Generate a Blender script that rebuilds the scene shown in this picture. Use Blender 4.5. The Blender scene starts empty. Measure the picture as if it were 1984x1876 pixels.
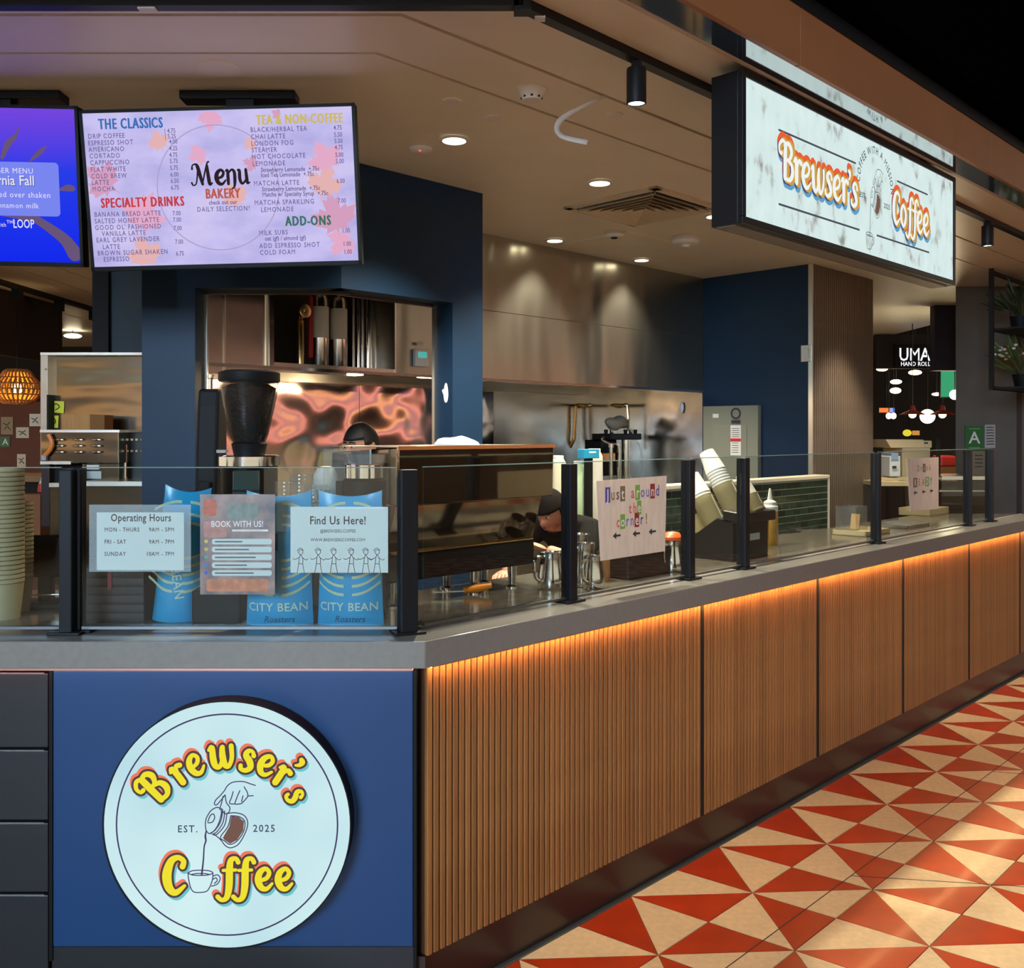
import bpy, bmesh, math, random
from mathutils import Vector, Matrix
random.seed(7)
S = bpy.context.scene
COL = bpy.context.collection
PI = math.pi
R = math.radians
F = 1819.0            # focal length in pixels of the 1984 x 1876 frame
EYE = 1.6             # camera height
HORIZON = 840.0
# ---------------------------------------------------------------- camera
cd = bpy.data.cameras.new('camera')
cam = bpy.data.objects.new('camera', cd); COL.objects.link(cam)
cam.location = (0, 0, EYE); cam.rotation_euler = (PI/2, 0, 0)
cd.sensor_fit = 'HORIZONTAL'; cd.sensor_width = 36.0
cd.lens = 36.0*F/1984.0
cd.shift_y = -(938.0-HORIZON)/1984.0
cd.clip_start = 0.05; cd.clip_end = 200
S.camera = cam
# ---------------------------------------------------------------- world and exposure
w = bpy.data.worlds.new('hall_glow'); S.world = w; w.use_nodes = True
bg = w.node_tree.nodes['Background']
bg.inputs[0].default_value = (1.0, 0.85, 0.66, 1); bg.inputs[1].default_value = 0.98
S.view_settings.view_transform = 'Standard'
S.view_settings.look = 'None'
S.view_settings.exposure = 0.0
S.view_settings.gamma = 1.0
S.view_settings.use_curve_mapping = False
S.cycles.max_bounces = 6
S.cycles.diffuse_bounces = 3
S.cycles.glossy_bounces = 3
S.cycles.use_light_tree = False
S.cycles.transmission_bounces = 6
S.cycles.transparent_max_bounces = 12
S.cycles.caustics_reflective = False
S.cycles.caustics_refractive = False
S.cycles.sample_clamp_indirect = 4.0

def lamp(name, kind, loc, energy, color=(1, .86, .66), target=None, size=.05, spot=70, blend=.6, sx=None, sy=None):
    l = bpy.data.lights.new(name, kind); l.energy = energy; l.color = color
    if kind == 'SPOT':
        l.spot_size = R(spot); l.spot_blend = blend; l.shadow_soft_size = size
    elif kind == 'AREA':
        l.shape = 'RECTANGLE'; l.size = sx; l.size_y = sy
    else:
        l.shadow_soft_size = size
    o = bpy.data.objects.new(name, l); COL.objects.link(o); o.location = loc
    if target is not None:
        d = Vector(target)-Vector(loc)
        o.rotation_euler = d.to_track_quat('-Z', 'Y').to_euler()
    return o
# daylight from the tall hall windows behind the photographer, and the hall's own ceiling spots
lamp('hall_window_light', 'AREA', (-3.2, -6.5, 3.6), 1050, (.55, .77, 1.0), (-.9, 2.6, 1.0), sx=3.2, sy=2.4)
for hx, hy in ((2.2, 1.6), (3.6, 3.0), (5.0, 4.3), (1.0, .2), (6.4, 5.6)):
    lamp('hall_spot_light', 'SPOT', (hx, hy, 4.0), 46, (1, .84, .62), (hx+.05, hy+.1, 0), size=.12, spot=88, blend=.9)

# ================================================================ helpers
s2 = 2**-.5
OX, OY = -.25, 2.578            # the corner where the two counter fronts meet
def B(u, v, z=0.0):             # u along the slatted counter front, v inwards
    return Vector((OX+(u-v)*s2, OY+(u+v)*s2, z))
def W(px, py, Y):
    return Vector(((px-992)/F*Y, Y, EYE-(py-HORIZON)/F*Y))
def UZ(px, py, v):              # where a sight line meets the plane v inwards of the slatted front
    r = (px-992)/F
    c = OY-OX+v/s2
    Y = c/(1-r); X = r*Y
    return ((X-OX)+(Y-OY))*s2, EYE-(py-HORIZON)/F*Y

class MB:
    def __init__(s): s.v = []; s.f = []
    def add(s, vs, fs, M=None):
        n = len(s.v)
        s.v += [tuple(M @ Vector(p)) if M is not None else tuple(p) for p in vs]
        s.f += [tuple(i+n for i in f) for f in fs]
        return s
    def box(s, x0, x1, y0, y1, z0, z1, M=None):
        vs = [(x, y, z) for z in (z0, z1) for y in (y0, y1) for x in (x0, x1)]
        return s.add(vs, [(0, 2, 3, 1), (4, 5, 7, 6), (0, 1, 5, 4), (2, 6, 7, 3), (0, 4, 6, 2), (1, 3, 7, 5)], M)
    def cbox(s, c, d, M=None):
        return s.box(c[0]-d[0]/2, c[0]+d[0]/2, c[1]-d[1]/2, c[1]+d[1]/2, c[2]-d[2]/2, c[2]+d[2]/2, M)
    def prism(s, poly, z0, z1, M=None):
        n = len(poly)
        a = sum(poly[i][0]*poly[(i+1) % n][1]-poly[(i+1) % n][0]*poly[i][1] for i in range(n))
        if a < 0: poly = poly[::-1]
        vs = [(p[0], p[1], z0) for p in poly]+[(p[0], p[1], z1) for p in poly]
        fs = [tuple(range(n))[::-1], tuple(range(n, 2*n))]+[(i, (i+1) % n, n+(i+1) % n, n+i) for i in range(n)]
        return s.add(vs, fs, M)
    def sprism(s, poly, x0, x1, M=None):      # profile in (y, z), extruded along x
        T = Matrix(((0, 0, 1, 0), (1, 0, 0, 0), (0, 1, 0, 0), (0, 0, 0, 1)))
        return s.prism(poly, x0, x1, (M @ T) if M is not None else T)
    def lathe(s, prof, seg=24, c=(0, 0, 0), M=None, cap=True):
        vs = []; fs = []; m = len(prof)
        for k in range(seg):
            a = 2*PI*k/seg
            for r, z in prof: vs.append((c[0]+r*math.cos(a), c[1]+r*math.sin(a), c[2]+z))
        for k in range(seg):
            k2 = (k+1) % seg
            for i in range(m-1):
                fs.append((k*m+i, k2*m+i, k2*m+i+1, k*m+i+1))
        if cap:
            if prof[0][0] > 1e-6: fs.append(tuple(k*m for k in range(seg))[::-1])
            if prof[-1][0] > 1e-6: fs.append(tuple(k*m+m-1 for k in range(seg)))
        return s.add(vs, fs, M)
    def tube(s, pts, r, seg=8, M=None, smooth=0, closed=False):
        pts = [Vector(p) for p in pts]
        if smooth: pts = catmull(pts, smooth)
        rs = r if isinstance(r, (list, tuple)) else [r]*len(pts)
        vs = []; fs = []; n = len(pts); up = None
        for i, p in enumerate(pts):
            t = (pts[min(i+1, n-1)]-pts[max(i-1, 0)])
            t = t.normalized() if t.length > 1e-9 else Vector((0, 0, 1))
            if up is None:
                up = t.orthogonal().normalized()
            up = (up-t*up.dot(t))
            up = up.normalized() if up.length > 1e-6 else t.orthogonal().normalized()
            b = t.cross(up)
            for k in range(seg):
                a = 2*PI*k/seg
                vs.append(p+(up*math.cos(a)+b*math.sin(a))*rs[min(i, len(rs)-1)])
        for i in range(n-1):
            for k in range(seg):
                k2 = (k+1) % seg
                fs.append((i*seg+k, i*seg+k2, (i+1)*seg+k2, (i+1)*seg+k))
        fs.append(tuple(range(seg))[::-1]); fs.append(tuple((n-1)*seg+k for k in range(seg)))
        return s.add(vs, fs, M)
    def ball(s, c, r, seg=16, rings=10, M=None):
        rr = r if isinstance(r, (tuple, list)) else (r, r, r)
        vs = [(c[0], c[1], c[2]-rr[2])]
        for i in range(1, rings):
            t = -PI/2+PI*i/rings
            for k in range(seg):
                a = 2*PI*k/seg
                vs.append((c[0]+rr[0]*math.cos(t)*math.cos(a), c[1]+rr[1]*math.cos(t)*math.sin(a), c[2]+rr[2]*math.sin(t)))
        vs.append((c[0], c[1], c[2]+rr[2])); n = len(vs)-1
        fs = [(0, 1+(k+1) % seg, 1+k) for k in range(seg)]
        for i in range(rings-2):
            for k in range(seg):
                a = 1+i*seg+k; b = 1+i*seg+(k+1) % seg
                fs.append((a, b, b+seg, a+seg))
        fs += [(n, n-seg+k, n-seg+(k+1) % seg) for k in range(seg)]
        return s.add(vs, fs, M)
    def mesh(s, name, m, smooth=False):
        me = bpy.data.meshes.new(name); me.from_pydata(s.v, [], s.f)
        if m is not None: me.materials.append(m)
        if smooth:
            me.polygons.foreach_set('use_smooth', [True]*len(me.polygons))
            try: me.set_sharp_from_angle(angle=R(38))
            except Exception: pass
        me.update()
        return me
    def build(s, name, m, parent=None, loc=(0, 0, 0), rot=(0, 0, 0), smooth=False, bev=0, seg=2):
        o = bpy.data.objects.new(name, s.mesh(name, m, smooth)); COL.objects.link(o)
        o.location = loc; o.rotation_euler = rot
        if parent is not None: o.parent = parent
        if bev:
            b = o.modifiers.new('bevel', 'BEVEL'); b.width = bev; b.segments = seg; b.limit_method = 'ANGLE'; b.angle_limit = R(40)
        return o
def catmull(pts, n):
    out = []
    P = [pts[0]]+list(pts)+[pts[-1]]
    for i in range(1, len(P)-2):
        a, b, c, d = P[i-1], P[i], P[i+1], P[i+2]
        for k in range(n):
            t = k/n
            out.append(.5*((2*b)+(c-a)*t+(2*a-5*b+4*c-d)*t*t+(3*b-a-3*c+d)*t**3))
    out.append(P[-2])
    return out
def tag(o, label=None, cat=None, group=None, kind=None):
    if label: o['label'] = label
    if cat: o['category'] = cat
    if group: o['group'] = group
    if kind: o['kind'] = kind
    return o
def thing(name, label, cat, loc=(0, 0, 0), rz=0, group=None, kind=None):
    o = bpy.data.objects.new(name, None); COL.objects.link(o); o.empty_display_size = .05
    o.location = loc; o.rotation_euler = (0, 0, rz)
    return tag(o, label, cat, group, kind)
def copy_tree(o, parent=None):
    c = o.copy(); COL.objects.link(c)
    if parent is not None: c.parent = parent
    for ch in list(o.children): copy_tree(ch, c)
    return c
def like(o, loc, parent=None, rot=None):
    c = o.copy(); COL.objects.link(c); c.location = loc
    if parent is not None: c.parent = parent
    if rot is not None: c.rotation_euler = rot
    return c

# ---------------------------------------------------------------- materials
MATS = {}
def srgb(*c):
    def f(x):
        x /= 255.
        return x/12.92 if x <= .04045 else ((x+.055)/1.055)**2.4
    return tuple(f(x) for x in c)
def mat(name, c, rough=.5, metal=0, spec=.5, noise=0, nscale=20, emit=0, bump=0, bscale=30, bdist=.01, stretch=None, coat=0, alpha=1, rand=0, c2=None, aniso=None):
    if name in MATS: return MATS[name]
    m = bpy.data.materials.new(name); m.use_nodes = True; MATS[name] = m
    nt = m.node_tree; p = nt.nodes['Principled BSDF']
    p.inputs['Base Color'].default_value = (*c, 1)
    p.inputs['Roughness'].default_value = rough; p.inputs['Metallic'].default_value = metal
    p.inputs['Specular IOR Level'].default_value = spec
    p.inputs['Coat Weight'].default_value = coat; p.inputs['Coat Roughness'].default_value = .08
    p.inputs['Alpha'].default_value = alpha
    tc = nt.nodes.new('ShaderNodeTexCoord'); mp = nt.nodes.new('ShaderNodeMapping')
    nt.links.new(tc.outputs['Object'], mp.inputs['Vector'])
    if stretch: mp.inputs['Scale'].default_value = stretch
    col = None
    if noise or c2:
        n = nt.nodes.new('ShaderNodeTexNoise'); n.inputs['Scale'].default_value = nscale; n.inputs['Detail'].default_value = 5
        nt.links.new(mp.outputs[0], n.inputs['Vector'])
        r = nt.nodes.new('ShaderNodeValToRGB')
        a = c2 if c2 else tuple(x*(1-noise) for x in c)
        b = c if c2 else tuple(min(1, x*(1+noise)) for x in c)
        r.color_ramp.elements[0].position = .32; r.color_ramp.elements[1].position = .68
        r.color_ramp.elements[0].color = (*a, 1); r.color_ramp.elements[1].color = (*b, 1)
        nt.links.new(n.outputs['Fac'], r.inputs[0]); col = r.outputs[0]
    if rand:
        oi = nt.nodes.new('ShaderNodeObjectInfo'); mr = nt.nodes.new('ShaderNodeMapRange')
        mr.inputs['To Min'].default_value = 1-rand; mr.inputs['To Max'].default_value = 1+rand
        nt.links.new(oi.outputs['Random'], mr.inputs[0])
        h = nt.nodes.new('ShaderNodeHueSaturation')
        if col is not None: nt.links.new(col, h.inputs['Color'])
        else: h.inputs['Color'].default_value = (*c, 1)
        nt.links.new(mr.outputs[0], h.inputs['Value']); col = h.outputs[0]
    if col is not None: nt.links.new(col, p.inputs['Base Color'])
    if emit:
        p.inputs['Emission Strength'].default_value = emit
        if col is not None: nt.links.new(col, p.inputs['Emission Color'])
        else: p.inputs['Emission Color'].default_value = (*c, 1)
    if bump:
        bn = nt.nodes.new('ShaderNodeTexNoise'); bn.inputs['Scale'].default_value = bscale; bn.inputs['Detail'].default_value = 2
        bp = nt.nodes.new('ShaderNodeBump'); bp.inputs['Strength'].default_value = bump; bp.inputs['Distance'].default_value = bdist
        nt.links.new(mp.outputs[0], bn.inputs['Vector']); nt.links.new(bn.outputs['Fac'], bp.inputs['Height']); nt.links.new(bp.outputs[0], p.inputs['Normal'])
    if aniso: p.inputs['Anisotropic'].default_value = aniso
    return m
def glow(name, c, strength=1.0):              # things that give off light: screens, lit signs, lamps
    if name in MATS: return MATS[name]
    m = bpy.data.materials.new(name); m.use_nodes = True; MATS[name] = m
    if name not in ('orange_led_diffuser', 'pink_led_diffuser', 'orange_neon', 'pink_neon', 'violet_neon'): m.cycles.emission_sampling = 'NONE'
    nt = m.node_tree; nt.nodes.clear()
    e = nt.nodes.new('ShaderNodeEmission'); e.inputs[0].default_value = (*c, 1); e.inputs[1].default_value = strength
    o = nt.nodes.new('ShaderNodeOutputMaterial'); nt.links.new(e.outputs[0], o.inputs[0])
    return m
def clear(name, tint=(1, 1, 1), refl=1.5, rough=0.0, haze=0.0, hazec=(1, 1, 1)):      # thin sheet: see-through with fresnel mirror
    if name in MATS: return MATS[name]
    m = bpy.data.materials.new(name); m.use_nodes = True; MATS[name] = m
    nt = m.node_tree; nt.nodes.clear()
    t = nt.nodes.new('ShaderNodeBsdfTransparent'); t.inputs[0].default_value = (*tint, 1)
    g = nt.nodes.new('ShaderNodeBsdfGlossy'); g.inputs['Roughness'].default_value = rough
    fr = nt.nodes.new('ShaderNodeFresnel'); fr.inputs[0].default_value = refl
    ge = nt.nodes.new('ShaderNodeNewGeometry'); ir = nt.nodes.new('ShaderNodeMix'); ir.data_type = 'FLOAT'
    ir.inputs[2].default_value = refl; ir.inputs[3].default_value = 1/refl
    nt.links.new(ge.outputs['Backfacing'], ir.inputs[0]); nt.links.new(ir.outputs[0], fr.inputs[0])
    mx = nt.nodes.new('ShaderNodeMixShader'); o = nt.nodes.new('ShaderNodeOutputMaterial')
    nt.links.new(fr.outputs[0], mx.inputs[0]); nt.links.new(t.outputs[0], mx.inputs[1]); nt.links.new(g.outputs[0], mx.inputs[2])
    last = mx
    if haze:
        d = nt.nodes.new('ShaderNodeBsdfDiffuse'); d.inputs[0].default_value = (*hazec, 1)
        m2 = nt.nodes.new('ShaderNodeMixShader'); m2.inputs[0].default_value = haze
        nt.links.new(mx.outputs[0], m2.inputs[1]); nt.links.new(d.outputs[0], m2.inputs[2]); last = m2
    nt.links.new(last.outputs[0], o.inputs[0])
    return m
def wood_mat(name, a, b, rough=.45):
    m = mat(name, a, rough, c2=b, nscale=3.0, stretch=(14, 14, .7), rand=.17, coat=.15)
    return m

M_black = mat('black_powder_coat', srgb(19, 21, 25), .45, spec=.25)
M_blackm = mat('matte_black_plastic', srgb(18, 18, 20), .55, spec=.2)
M_blackg = mat('glossy_black', srgb(5, 5, 6), .4, spec=.1)
M_chrome = mat('polished_steel', (.78, .76, .72), .12, 1)
M_brass = mat('brass', (.72, .5, .22), .25, 1)
M_white = mat('white_plastic', srgb(228, 226, 220), .45)
M_paper = mat('white_paper', srgb(222, 222, 214), .7)
M_ceil = mat('painted_ceiling', srgb(240, 232, 214), .38, noise=.03, nscale=3, spec=.45, bump=.04, bscale=6, bdist=.02)
M_navy = mat('navy_wall_paint', srgb(13, 42, 68), .5, noise=.04, nscale=6, spec=.3)
M_glass = clear('clear_glass', (.93, .96, .95), 1.5)
M_acryl = clear('clear_acrylic', (.9, .92, .92), 1.45, .02, .04)
M_ink = mat('dark_print', srgb(48, 46, 52), .7)
# brushed stainless: wavy sheet with fine grain
def steel(name, c, rough, wave, wscale, wdist, stretch=(1, 1, 1)):
    m = mat(name, c, rough, 1, bump=wave, bscale=wscale, bdist=wdist, stretch=stretch)
    return m
M_hood = steel('hood_stainless', (.40, .40, .335), .30, .5, 1.6, .10, (1.6, 1.6, .35))
M_splash = steel('splash_stainless', (.52, .44, .40), .10, .5, 1.35, .11)
M_side = steel('brushed_stainless', (.58, .54, .48), .26, .2, 3, .03)
M_oven = steel('oven_stainless', (.44, .42, .34), .14, .25, 2.2, .03, (.6, .6, 2))
M_grey = mat('grey_pillar_plaster', srgb(96, 92, 86), .8, noise=.1, nscale=5)
# ================================================================ lettering
CH = {}
def load_chars():
    chars = [chr(c) for c in range(33, 127)]
    tmp = []
    for bold in (0, 1):
        for c in chars:
            for body in (c, c+'.'):
                cu = bpy.data.curves.new('t', 'FONT'); cu.body = body; cu.resolution_u = 2; cu.offset = (.011 if c != 'M' else 0)*bold
                cu.fill_mode = 'BOTH'
                o = bpy.data.objects.new('t', cu); COL.objects.link(o); tmp.append((bold, c, len(body), o))
    bpy.context.view_layer.update()
    dg = bpy.context.evaluated_depsgraph_get()
    adv = {}
    for bold, c, n, o in tmp:
        me = o.evaluated_get(dg).to_mesh()
        vs = [(v.co.x, v.co.y) for v in me.vertices]
        if n == 1:
            CH[bold, c] = [vs, [tuple(p.vertices) for p in me.polygons], .5]
        else:
            adv[bold, c] = max((x for x, y in vs), default=.5)
    for bold in (0, 1):
        dot = CH[bold, '.'][0]; right = max(x for x, y in dot)
        for c in chars: CH[bold, c][2] = max(.1, adv[bold, c]-right)
    for _b, _c, _n, o in tmp:
        cu = o.data; bpy.data.objects.remove(o); bpy.data.curves.remove(cu)
load_chars()
def text_width(body, size, sp=1.0, bold=0):
    return sum((.32 if c == ' ' else CH[bold, c][2])*size*sp for c in body)
def put_text(mb, body, x, z, size, y=0.0, align='L', sx=1.0, sp=1.0, bold=0, rot=0.0, arc=None, jitter=0):
    """letters lie in the local xz plane, facing -y; x,z is the baseline start"""
    wd = text_width(body, size*sx, sp, bold)
    if align == 'C': x0 = -wd/2
    elif align == 'R': x0 = -wd
    else: x0 = 0
    for c in body:
        if c == ' ': x0 += .32*size*sx*sp; continue
        vs, fs, a = CH[bold, c]
        a = a*size*sx*sp
        if arc:                                   # (radius): letters follow a circle about x,z
            th = -(x0+a/2)/arc
            Mx = lambda px, pz: (x+(arc+pz)*-math.sin(th)*1.0+px*math.cos(th), z+(arc+pz)*math.cos(th)+px*math.sin(th))
            off = -a/2
            pts = [(*(lambda q: (q[0], y, q[1]))(Mx(px*size*sx+off, py*size)),) for px, py in vs]
        else:
            jr = random.uniform(-jitter, jitter)
            ca, sa = math.cos(rot+jr), math.sin(rot+jr)
            pts = []
            for px, py in vs:
                lx, lz = x0+px*size*sx, py*size
                pts.append((x+lx*ca-lz*sa, y, z+lx*sa+lz*ca))
        mb.add(pts, fs)
        x0 += a
    return wd
# brush-script capitals and lower case, as weighted centre lines (x-height 1)
GL = {
 'B': (1.05, [[(.36, 1.38, .30), (.34, .9, .32), (.32, .1, .30)],
              [(.40, 1.42, .16), (.12, 1.5, .2), (-.12, 1.28, .18), (-.1, 1.02, .16), (.06, 1.0, .2)],
              [(.34, 1.42, .18), (.66, 1.44, .24), (.84, 1.18, .28), (.7, .88, .2), (.44, .8, .14)],
              [(.5, .8, .14), (.84, .68, .24), (.92, .34, .3), (.7, .06, .22), (.32, .08, .2)]]),
 'r': (.62, [[(-.02, .86, .14), (.14, .98, .26), (.2, .6, .32), (.2, .1, .32)], [(.24, .6, .16), (.38, .95, .2), (.58, .9, .26)]]),
 'e': (.80, [[(.2, .42, .16), (.5, .54, .2), (.62, .8, .2), (.44, .99, .2), (.18, .8, .28), (.1, .44, .32), (.24, .1, .28), (.5, .03, .2), (.76, .28, .12)]]),
 'w': (1.22, [[(0, .86, .14), (.16, .98, .24), (.17, .5, .3), (.24, .12, .28), (.44, .03, .2), (.62, .4, .2), (.66, .95, .22)],
              [(.64, .9, .24), (.63, .5, .3), (.7, .12, .28), (.88, .03, .2), (1.06, .4, .2), (1.08, .98, .22)]]),
 's': (.70, [[(.58, .78, .22), (.5, .97, .16), (.3, .98, .22), (.2, .76, .28), (.42, .48, .32), (.5, .2, .28), (.3, .02, .22), (.06, .06, .2), (.02, .22, .2)]]),
 "'": (.30, [[(.06, 1.42, .22), (.17, 1.36, .26), (.16, 1.18, .18), (.04, 1.04, .1)]]),
 'C': (.92, [[(.78, 1.06, .22), (.82, 1.28, .2), (.6, 1.42, .2), (.32, 1.26, .28), (.16, .74, .36), (.24, .24, .32), (.5, .03, .24), (.86, .3, .12)]]),
 'o': (.80, [[(.4, .98, .18), (.16, .76, .28), (.12, .34, .3), (.36, .02, .2), (.62, .26, .28), (.64, .7, .28), (.4, .98, .18)]]),
 'f': (.62, [[(.78, 1.26, .2), (.68, 1.42, .18), (.46, 1.34, .24), (.4, .9, .3), (.38, .2, .3), (.28, -.28, .24), (.06, -.4, .18), (-.12, -.26, .2)], [(.12, .9, .13), (.68, .92, .13)]]),
 'M': (1.5, [[(-.2, .15, .14), (-.1, -.02, .1), (.12, .1, .1), (.24, .7, .12), (.3, 1.3, .12)], [(-.12, 1.1, .16), (-.08, 1.34, .1), (.14, 1.42, .14), (.28, 1.25, .26), (.44, .6, .26), (.58, .05, .2)],
              [(.58, .08, .1), (.8, .9, .12), (1.0, 1.5, .12), (1.12, 1.56, .1)], [(.96, 1.3, .2), (1.02, .6, .26), (1.1, .05, .24), (1.28, .12, .1)]]),
 'n': (.86, [[(-.02, .9, .1), (.12, .95, .2), (.14, .4, .24), (.14, .02, .2)], [(.16, .7, .1), (.4, .98, .16), (.6, .84, .22), (.62, .3, .24), (.56, -.16, .16), (.4, -.3, .1)]]),
 'u': (.9, [[(0, .95, .14), (.12, .9, .22), (.12, .35, .24), (.26, .03, .18), (.5, .2, .14), (.6, .5, .12)], [(.58, .98, .2), (.62, .4, .24), (.66, .06, .2), (.82, .1, .1)]]),
}
def ribbon(mb, pts, grow=0.0, y=0.0, n=6, f=None, cap=True):
    """pts: (x, z, width) control points -> flat ribbon with round ends in the xz plane"""
    P = catmull([Vector(p) for p in pts], n)
    L = []; m = len(P)
    for i, p in enumerate(P):
        t = P[min(i+1, m-1)]-P[max(i-1, 0)]; t.z = 0
        t = t.normalized() if t.length > 1e-9 else Vector((1, 0, 0))
        h = p.z/2+grow
        L.append((p.x-t.y*h, p.y+t.x*h, p.x+t.y*h, p.y-t.x*h))
    g = f or (lambda a, b: (a, b))
    vs = []
    for a, b, c, d in L:
        q = g(a, b); vs.append((q[0], y, q[1])); q = g(c, d); vs.append((q[0], y, q[1]))
    mb.add(vs, [(2*i, 2*i+1, 2*i+3, 2*i+2) for i in range(m-1)])
    if cap:
        for p in (P[0], P[-1]):
            h = p.z/2+grow
            vs = []
            for k in range(12):
                q = g(p.x+h*math.cos(k*PI/6), p.y+h*math.sin(k*PI/6)); vs.append((q[0], y, q[1]))
            mb.add(vs, [tuple(range(12))])
def glyph(mb, c, x, z, size, rot=0.0, y=0.0, grow=0.0, sx=1.0, dx=0, dz=0, wf=1.0):
    ca, sa = math.cos(rot), math.sin(rot)
    def f(a, b):
        a *= size*sx; b *= size
        return (x+dx+a*ca-b*sa, z+dz+a*sa+b*ca)
    for st in GL[c][1]:
        ribbon(mb, [(p[0], p[1], p[2]*wf) for p in st], grow, y, 6, f)
def line_art(mb, strokes, wd, y, f):
    for st in strokes:
        pts = [(p[0], p[1], wd) for p in st]
        ribbon(mb, pts, 0, y, 5, f)

# ================================================================ setting: floor
M_red = mat('red_terrazzo', srgb(172, 54, 22), .28, noise=.12, nscale=9, coat=.12, rand=.10)
M_cream = mat('cream_terrazzo', srgb(216, 190, 148), .32, noise=.08, nscale=40, coat=.1, rand=.06)
M_grout = mat('floor_joint_mortar', srgb(150, 118, 84), .6)
M_joint = mat('dark_floor_joint', srgb(60, 48, 40), .7)
floor = MB().box(-14, 16, -10, 22, -.12, -.004).build('floor', M_grout); tag(floor, kind='structure')
DU, SH, RV = .551, -.232, .2845          # star spacing, shift per row, row height
def row_u0(k): return .939+SH*k          # first star of row k (row 0 lies along the counter foot)
def row_v(k): return .004-RV*k
def cell_tris(k, i):
    s = row_u0(k)+DU*i; t = s+SH
    a, b = row_v(k), row_v(k+1)
    Sx, Mm, M1 = (s, a), (s-DU/2, a), (s+DU/2, a)
    T, N, T1 = (t, b), (t+DU/2, b), (t+DU, b)
    alt = (k % 2 == 0)
    return [((Mm, Sx, T), not alt), ((Sx, T, N), alt), ((Sx, N, T1), not alt), ((Sx, T1, M1), alt)]
def shrink(tri, g=.0013):
    c = (sum(p[0] for p in tri)/3, sum(p[1] for p in tri)/3)
    out = []
    for p in tri:
        d = math.hypot(p[0]-c[0], p[1]-c[1]); q = 1-2.2*g/d
        out.append((c[0]+(p[0]-c[0])*q, c[1]+(p[1]-c[1])*q))
    return out
tile_mesh = {}
rest = {True: MB(), False: MB()}
n_tiles = 0
for k in range(0, 24):
    for i in range(-14, 26):
        for j, (tri, pale) in enumerate(cell_tris(k, i)):
            c = (sum(p[0] for p in tri)/3, sum(p[1] for p in tri)/3)
            if c[0] < -4-.0*k or c[0] > 10.5: continue
            tri = shrink(tri)
            near = k < 5 and .35+.34*k-.3 < c[0] < 6.1-.2*k and n_tiles < 290
            if near:
                key = (j, pale)
                loc = [(p[0]-c[0], p[1]-c[1]) for p in tri]
                if key not in tile_mesh:
                    tile_mesh[key] = MB().prism(loc, -.012, 0).mesh('tile', M_cream if pale else M_red)
                o = bpy.data.objects.new('tile', tile_mesh[key]); COL.objects.link(o)
                o.location = B(c[0], c[1], 0); o.rotation_euler = (0, 0, PI/4); o.parent = floor
                n_tiles += 1
            else:
                rest[pale].prism([tuple(B(*p)[:2]) for p in tri], -.012, 0)
for pale, nm in ((True, 'cream_tile_field'), (False, 'red_tile_field')):
    o = rest[pale].build(nm, M_cream if pale else M_red, floor); tag(o, kind='stuff')
def strip(mb, p, q, wd, z0, z1):
    a, b = Vector(p), Vector(q); d = (b-a).normalized(); n = Vector((-d.y, d.x))*wd/2
    mb.prism([tuple(a+n), tuple(b+n), tuple(b-n), tuple(a-n)], z0, z1)
for (p, q) in (((-3, -.466), (10, -.466)), ((-3, -1.62), (10, -1.62)), ((1.62, -.466), (1.95, -.9)), ((3.1, -.466), (3.5, -1.1)), ((1.95, -.9), (2.4, -1.62))):
    m = MB(); strip(m, B(*p)[:2], B(*q)[:2], .0035, -.004, .0006); m.build('floor_joint', M_joint, floor)
m = MB(); strip(m, B(-.2, .022)[:2], B(7.5, .022)[:2], .036, -.01, .003)
m.build('floor_edge_strip', mat('grey_edge_metal', srgb(92, 88, 78), .5, noise=.2, nscale=8), floor)
kf = MB().prism([B(-3, .1)[:2], B(9, .1)[:2], B(9, 6)[:2], B(-3, 6)[:2]], -.01, .002).build('kitchen_floor', mat('quarry_floor', srgb(150, 126, 104), .6), floor)

# ================================================================ setting: ceiling, soffit, fascia
ZC = 2.83
def corner(v): return (OX-.4142*v, OY+v)
def band(v0, v1, x0=-7.5, u1=9.0):
    return [(x0, OY+v0), corner(v0), tuple(B(u1, v0)[:2]), tuple(B(u1, v1)[:2]), corner(v1), (x0, OY+v1)]
ceiling = MB().prism([(-9, 2.3), (-.1, 2.3), tuple(B(9, -.3)[:2]), tuple(B(9, 1.2)[:2]), (4.75, 9.5), (4.75, 13.4), (-9, 13.4)], ZC+.03, ZC+.08).build('ceiling', mat('ceiling_void', srgb(26, 22, 18), .8))
tag(ceiling, kind='structure')
MB().prism(band(-.357, .171), ZC, ZC+.03).build('ceiling_panel', M_ceil, ceiling)
MB().prism(band(.189, .451), ZC, ZC+.03).build('ceiling_panel', M_ceil, ceiling)
inner = [(-3.36, OY+.467), corner(.467), tuple(B(9, .467)[:2]), tuple(B(9, 1.2)[:2]), (4.75, 9.5), (4.75, 13.4), (-3.36, 13.4)]
MB().prism(inner, ZC, ZC+.03).build('ceiling_panel', M_ceil, ceiling)
for xa, xb in ((-3.68, -3.375), (-4.09, -3.695), (-4.6, -4.105), (-9, -4.615)):
    MB().box(xa, xb, OY+.467, 13.4, ZC, ZC+.03).build('ceiling_panel', M_ceil, ceiling)
tr = MB().prism(band(-.372, -.357), ZC-.022, ZC+.03).build('ceiling_edge_trim', mat('edge_trim', srgb(196, 176, 158), .4), ceiling)
sof = MB().prism(band(-.471, -.372), ZC-.02, ZC+.03).build('trim_1', mat('mirror_soffit', (.62, .64, .64), .07, 1)); tag(sof, kind='structure')
fas = thing('trim_2', None, None, kind='structure')
M_fascia = mat('brown_fascia', srgb(150, 96, 58), .5, noise=.08, nscale=4)
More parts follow.
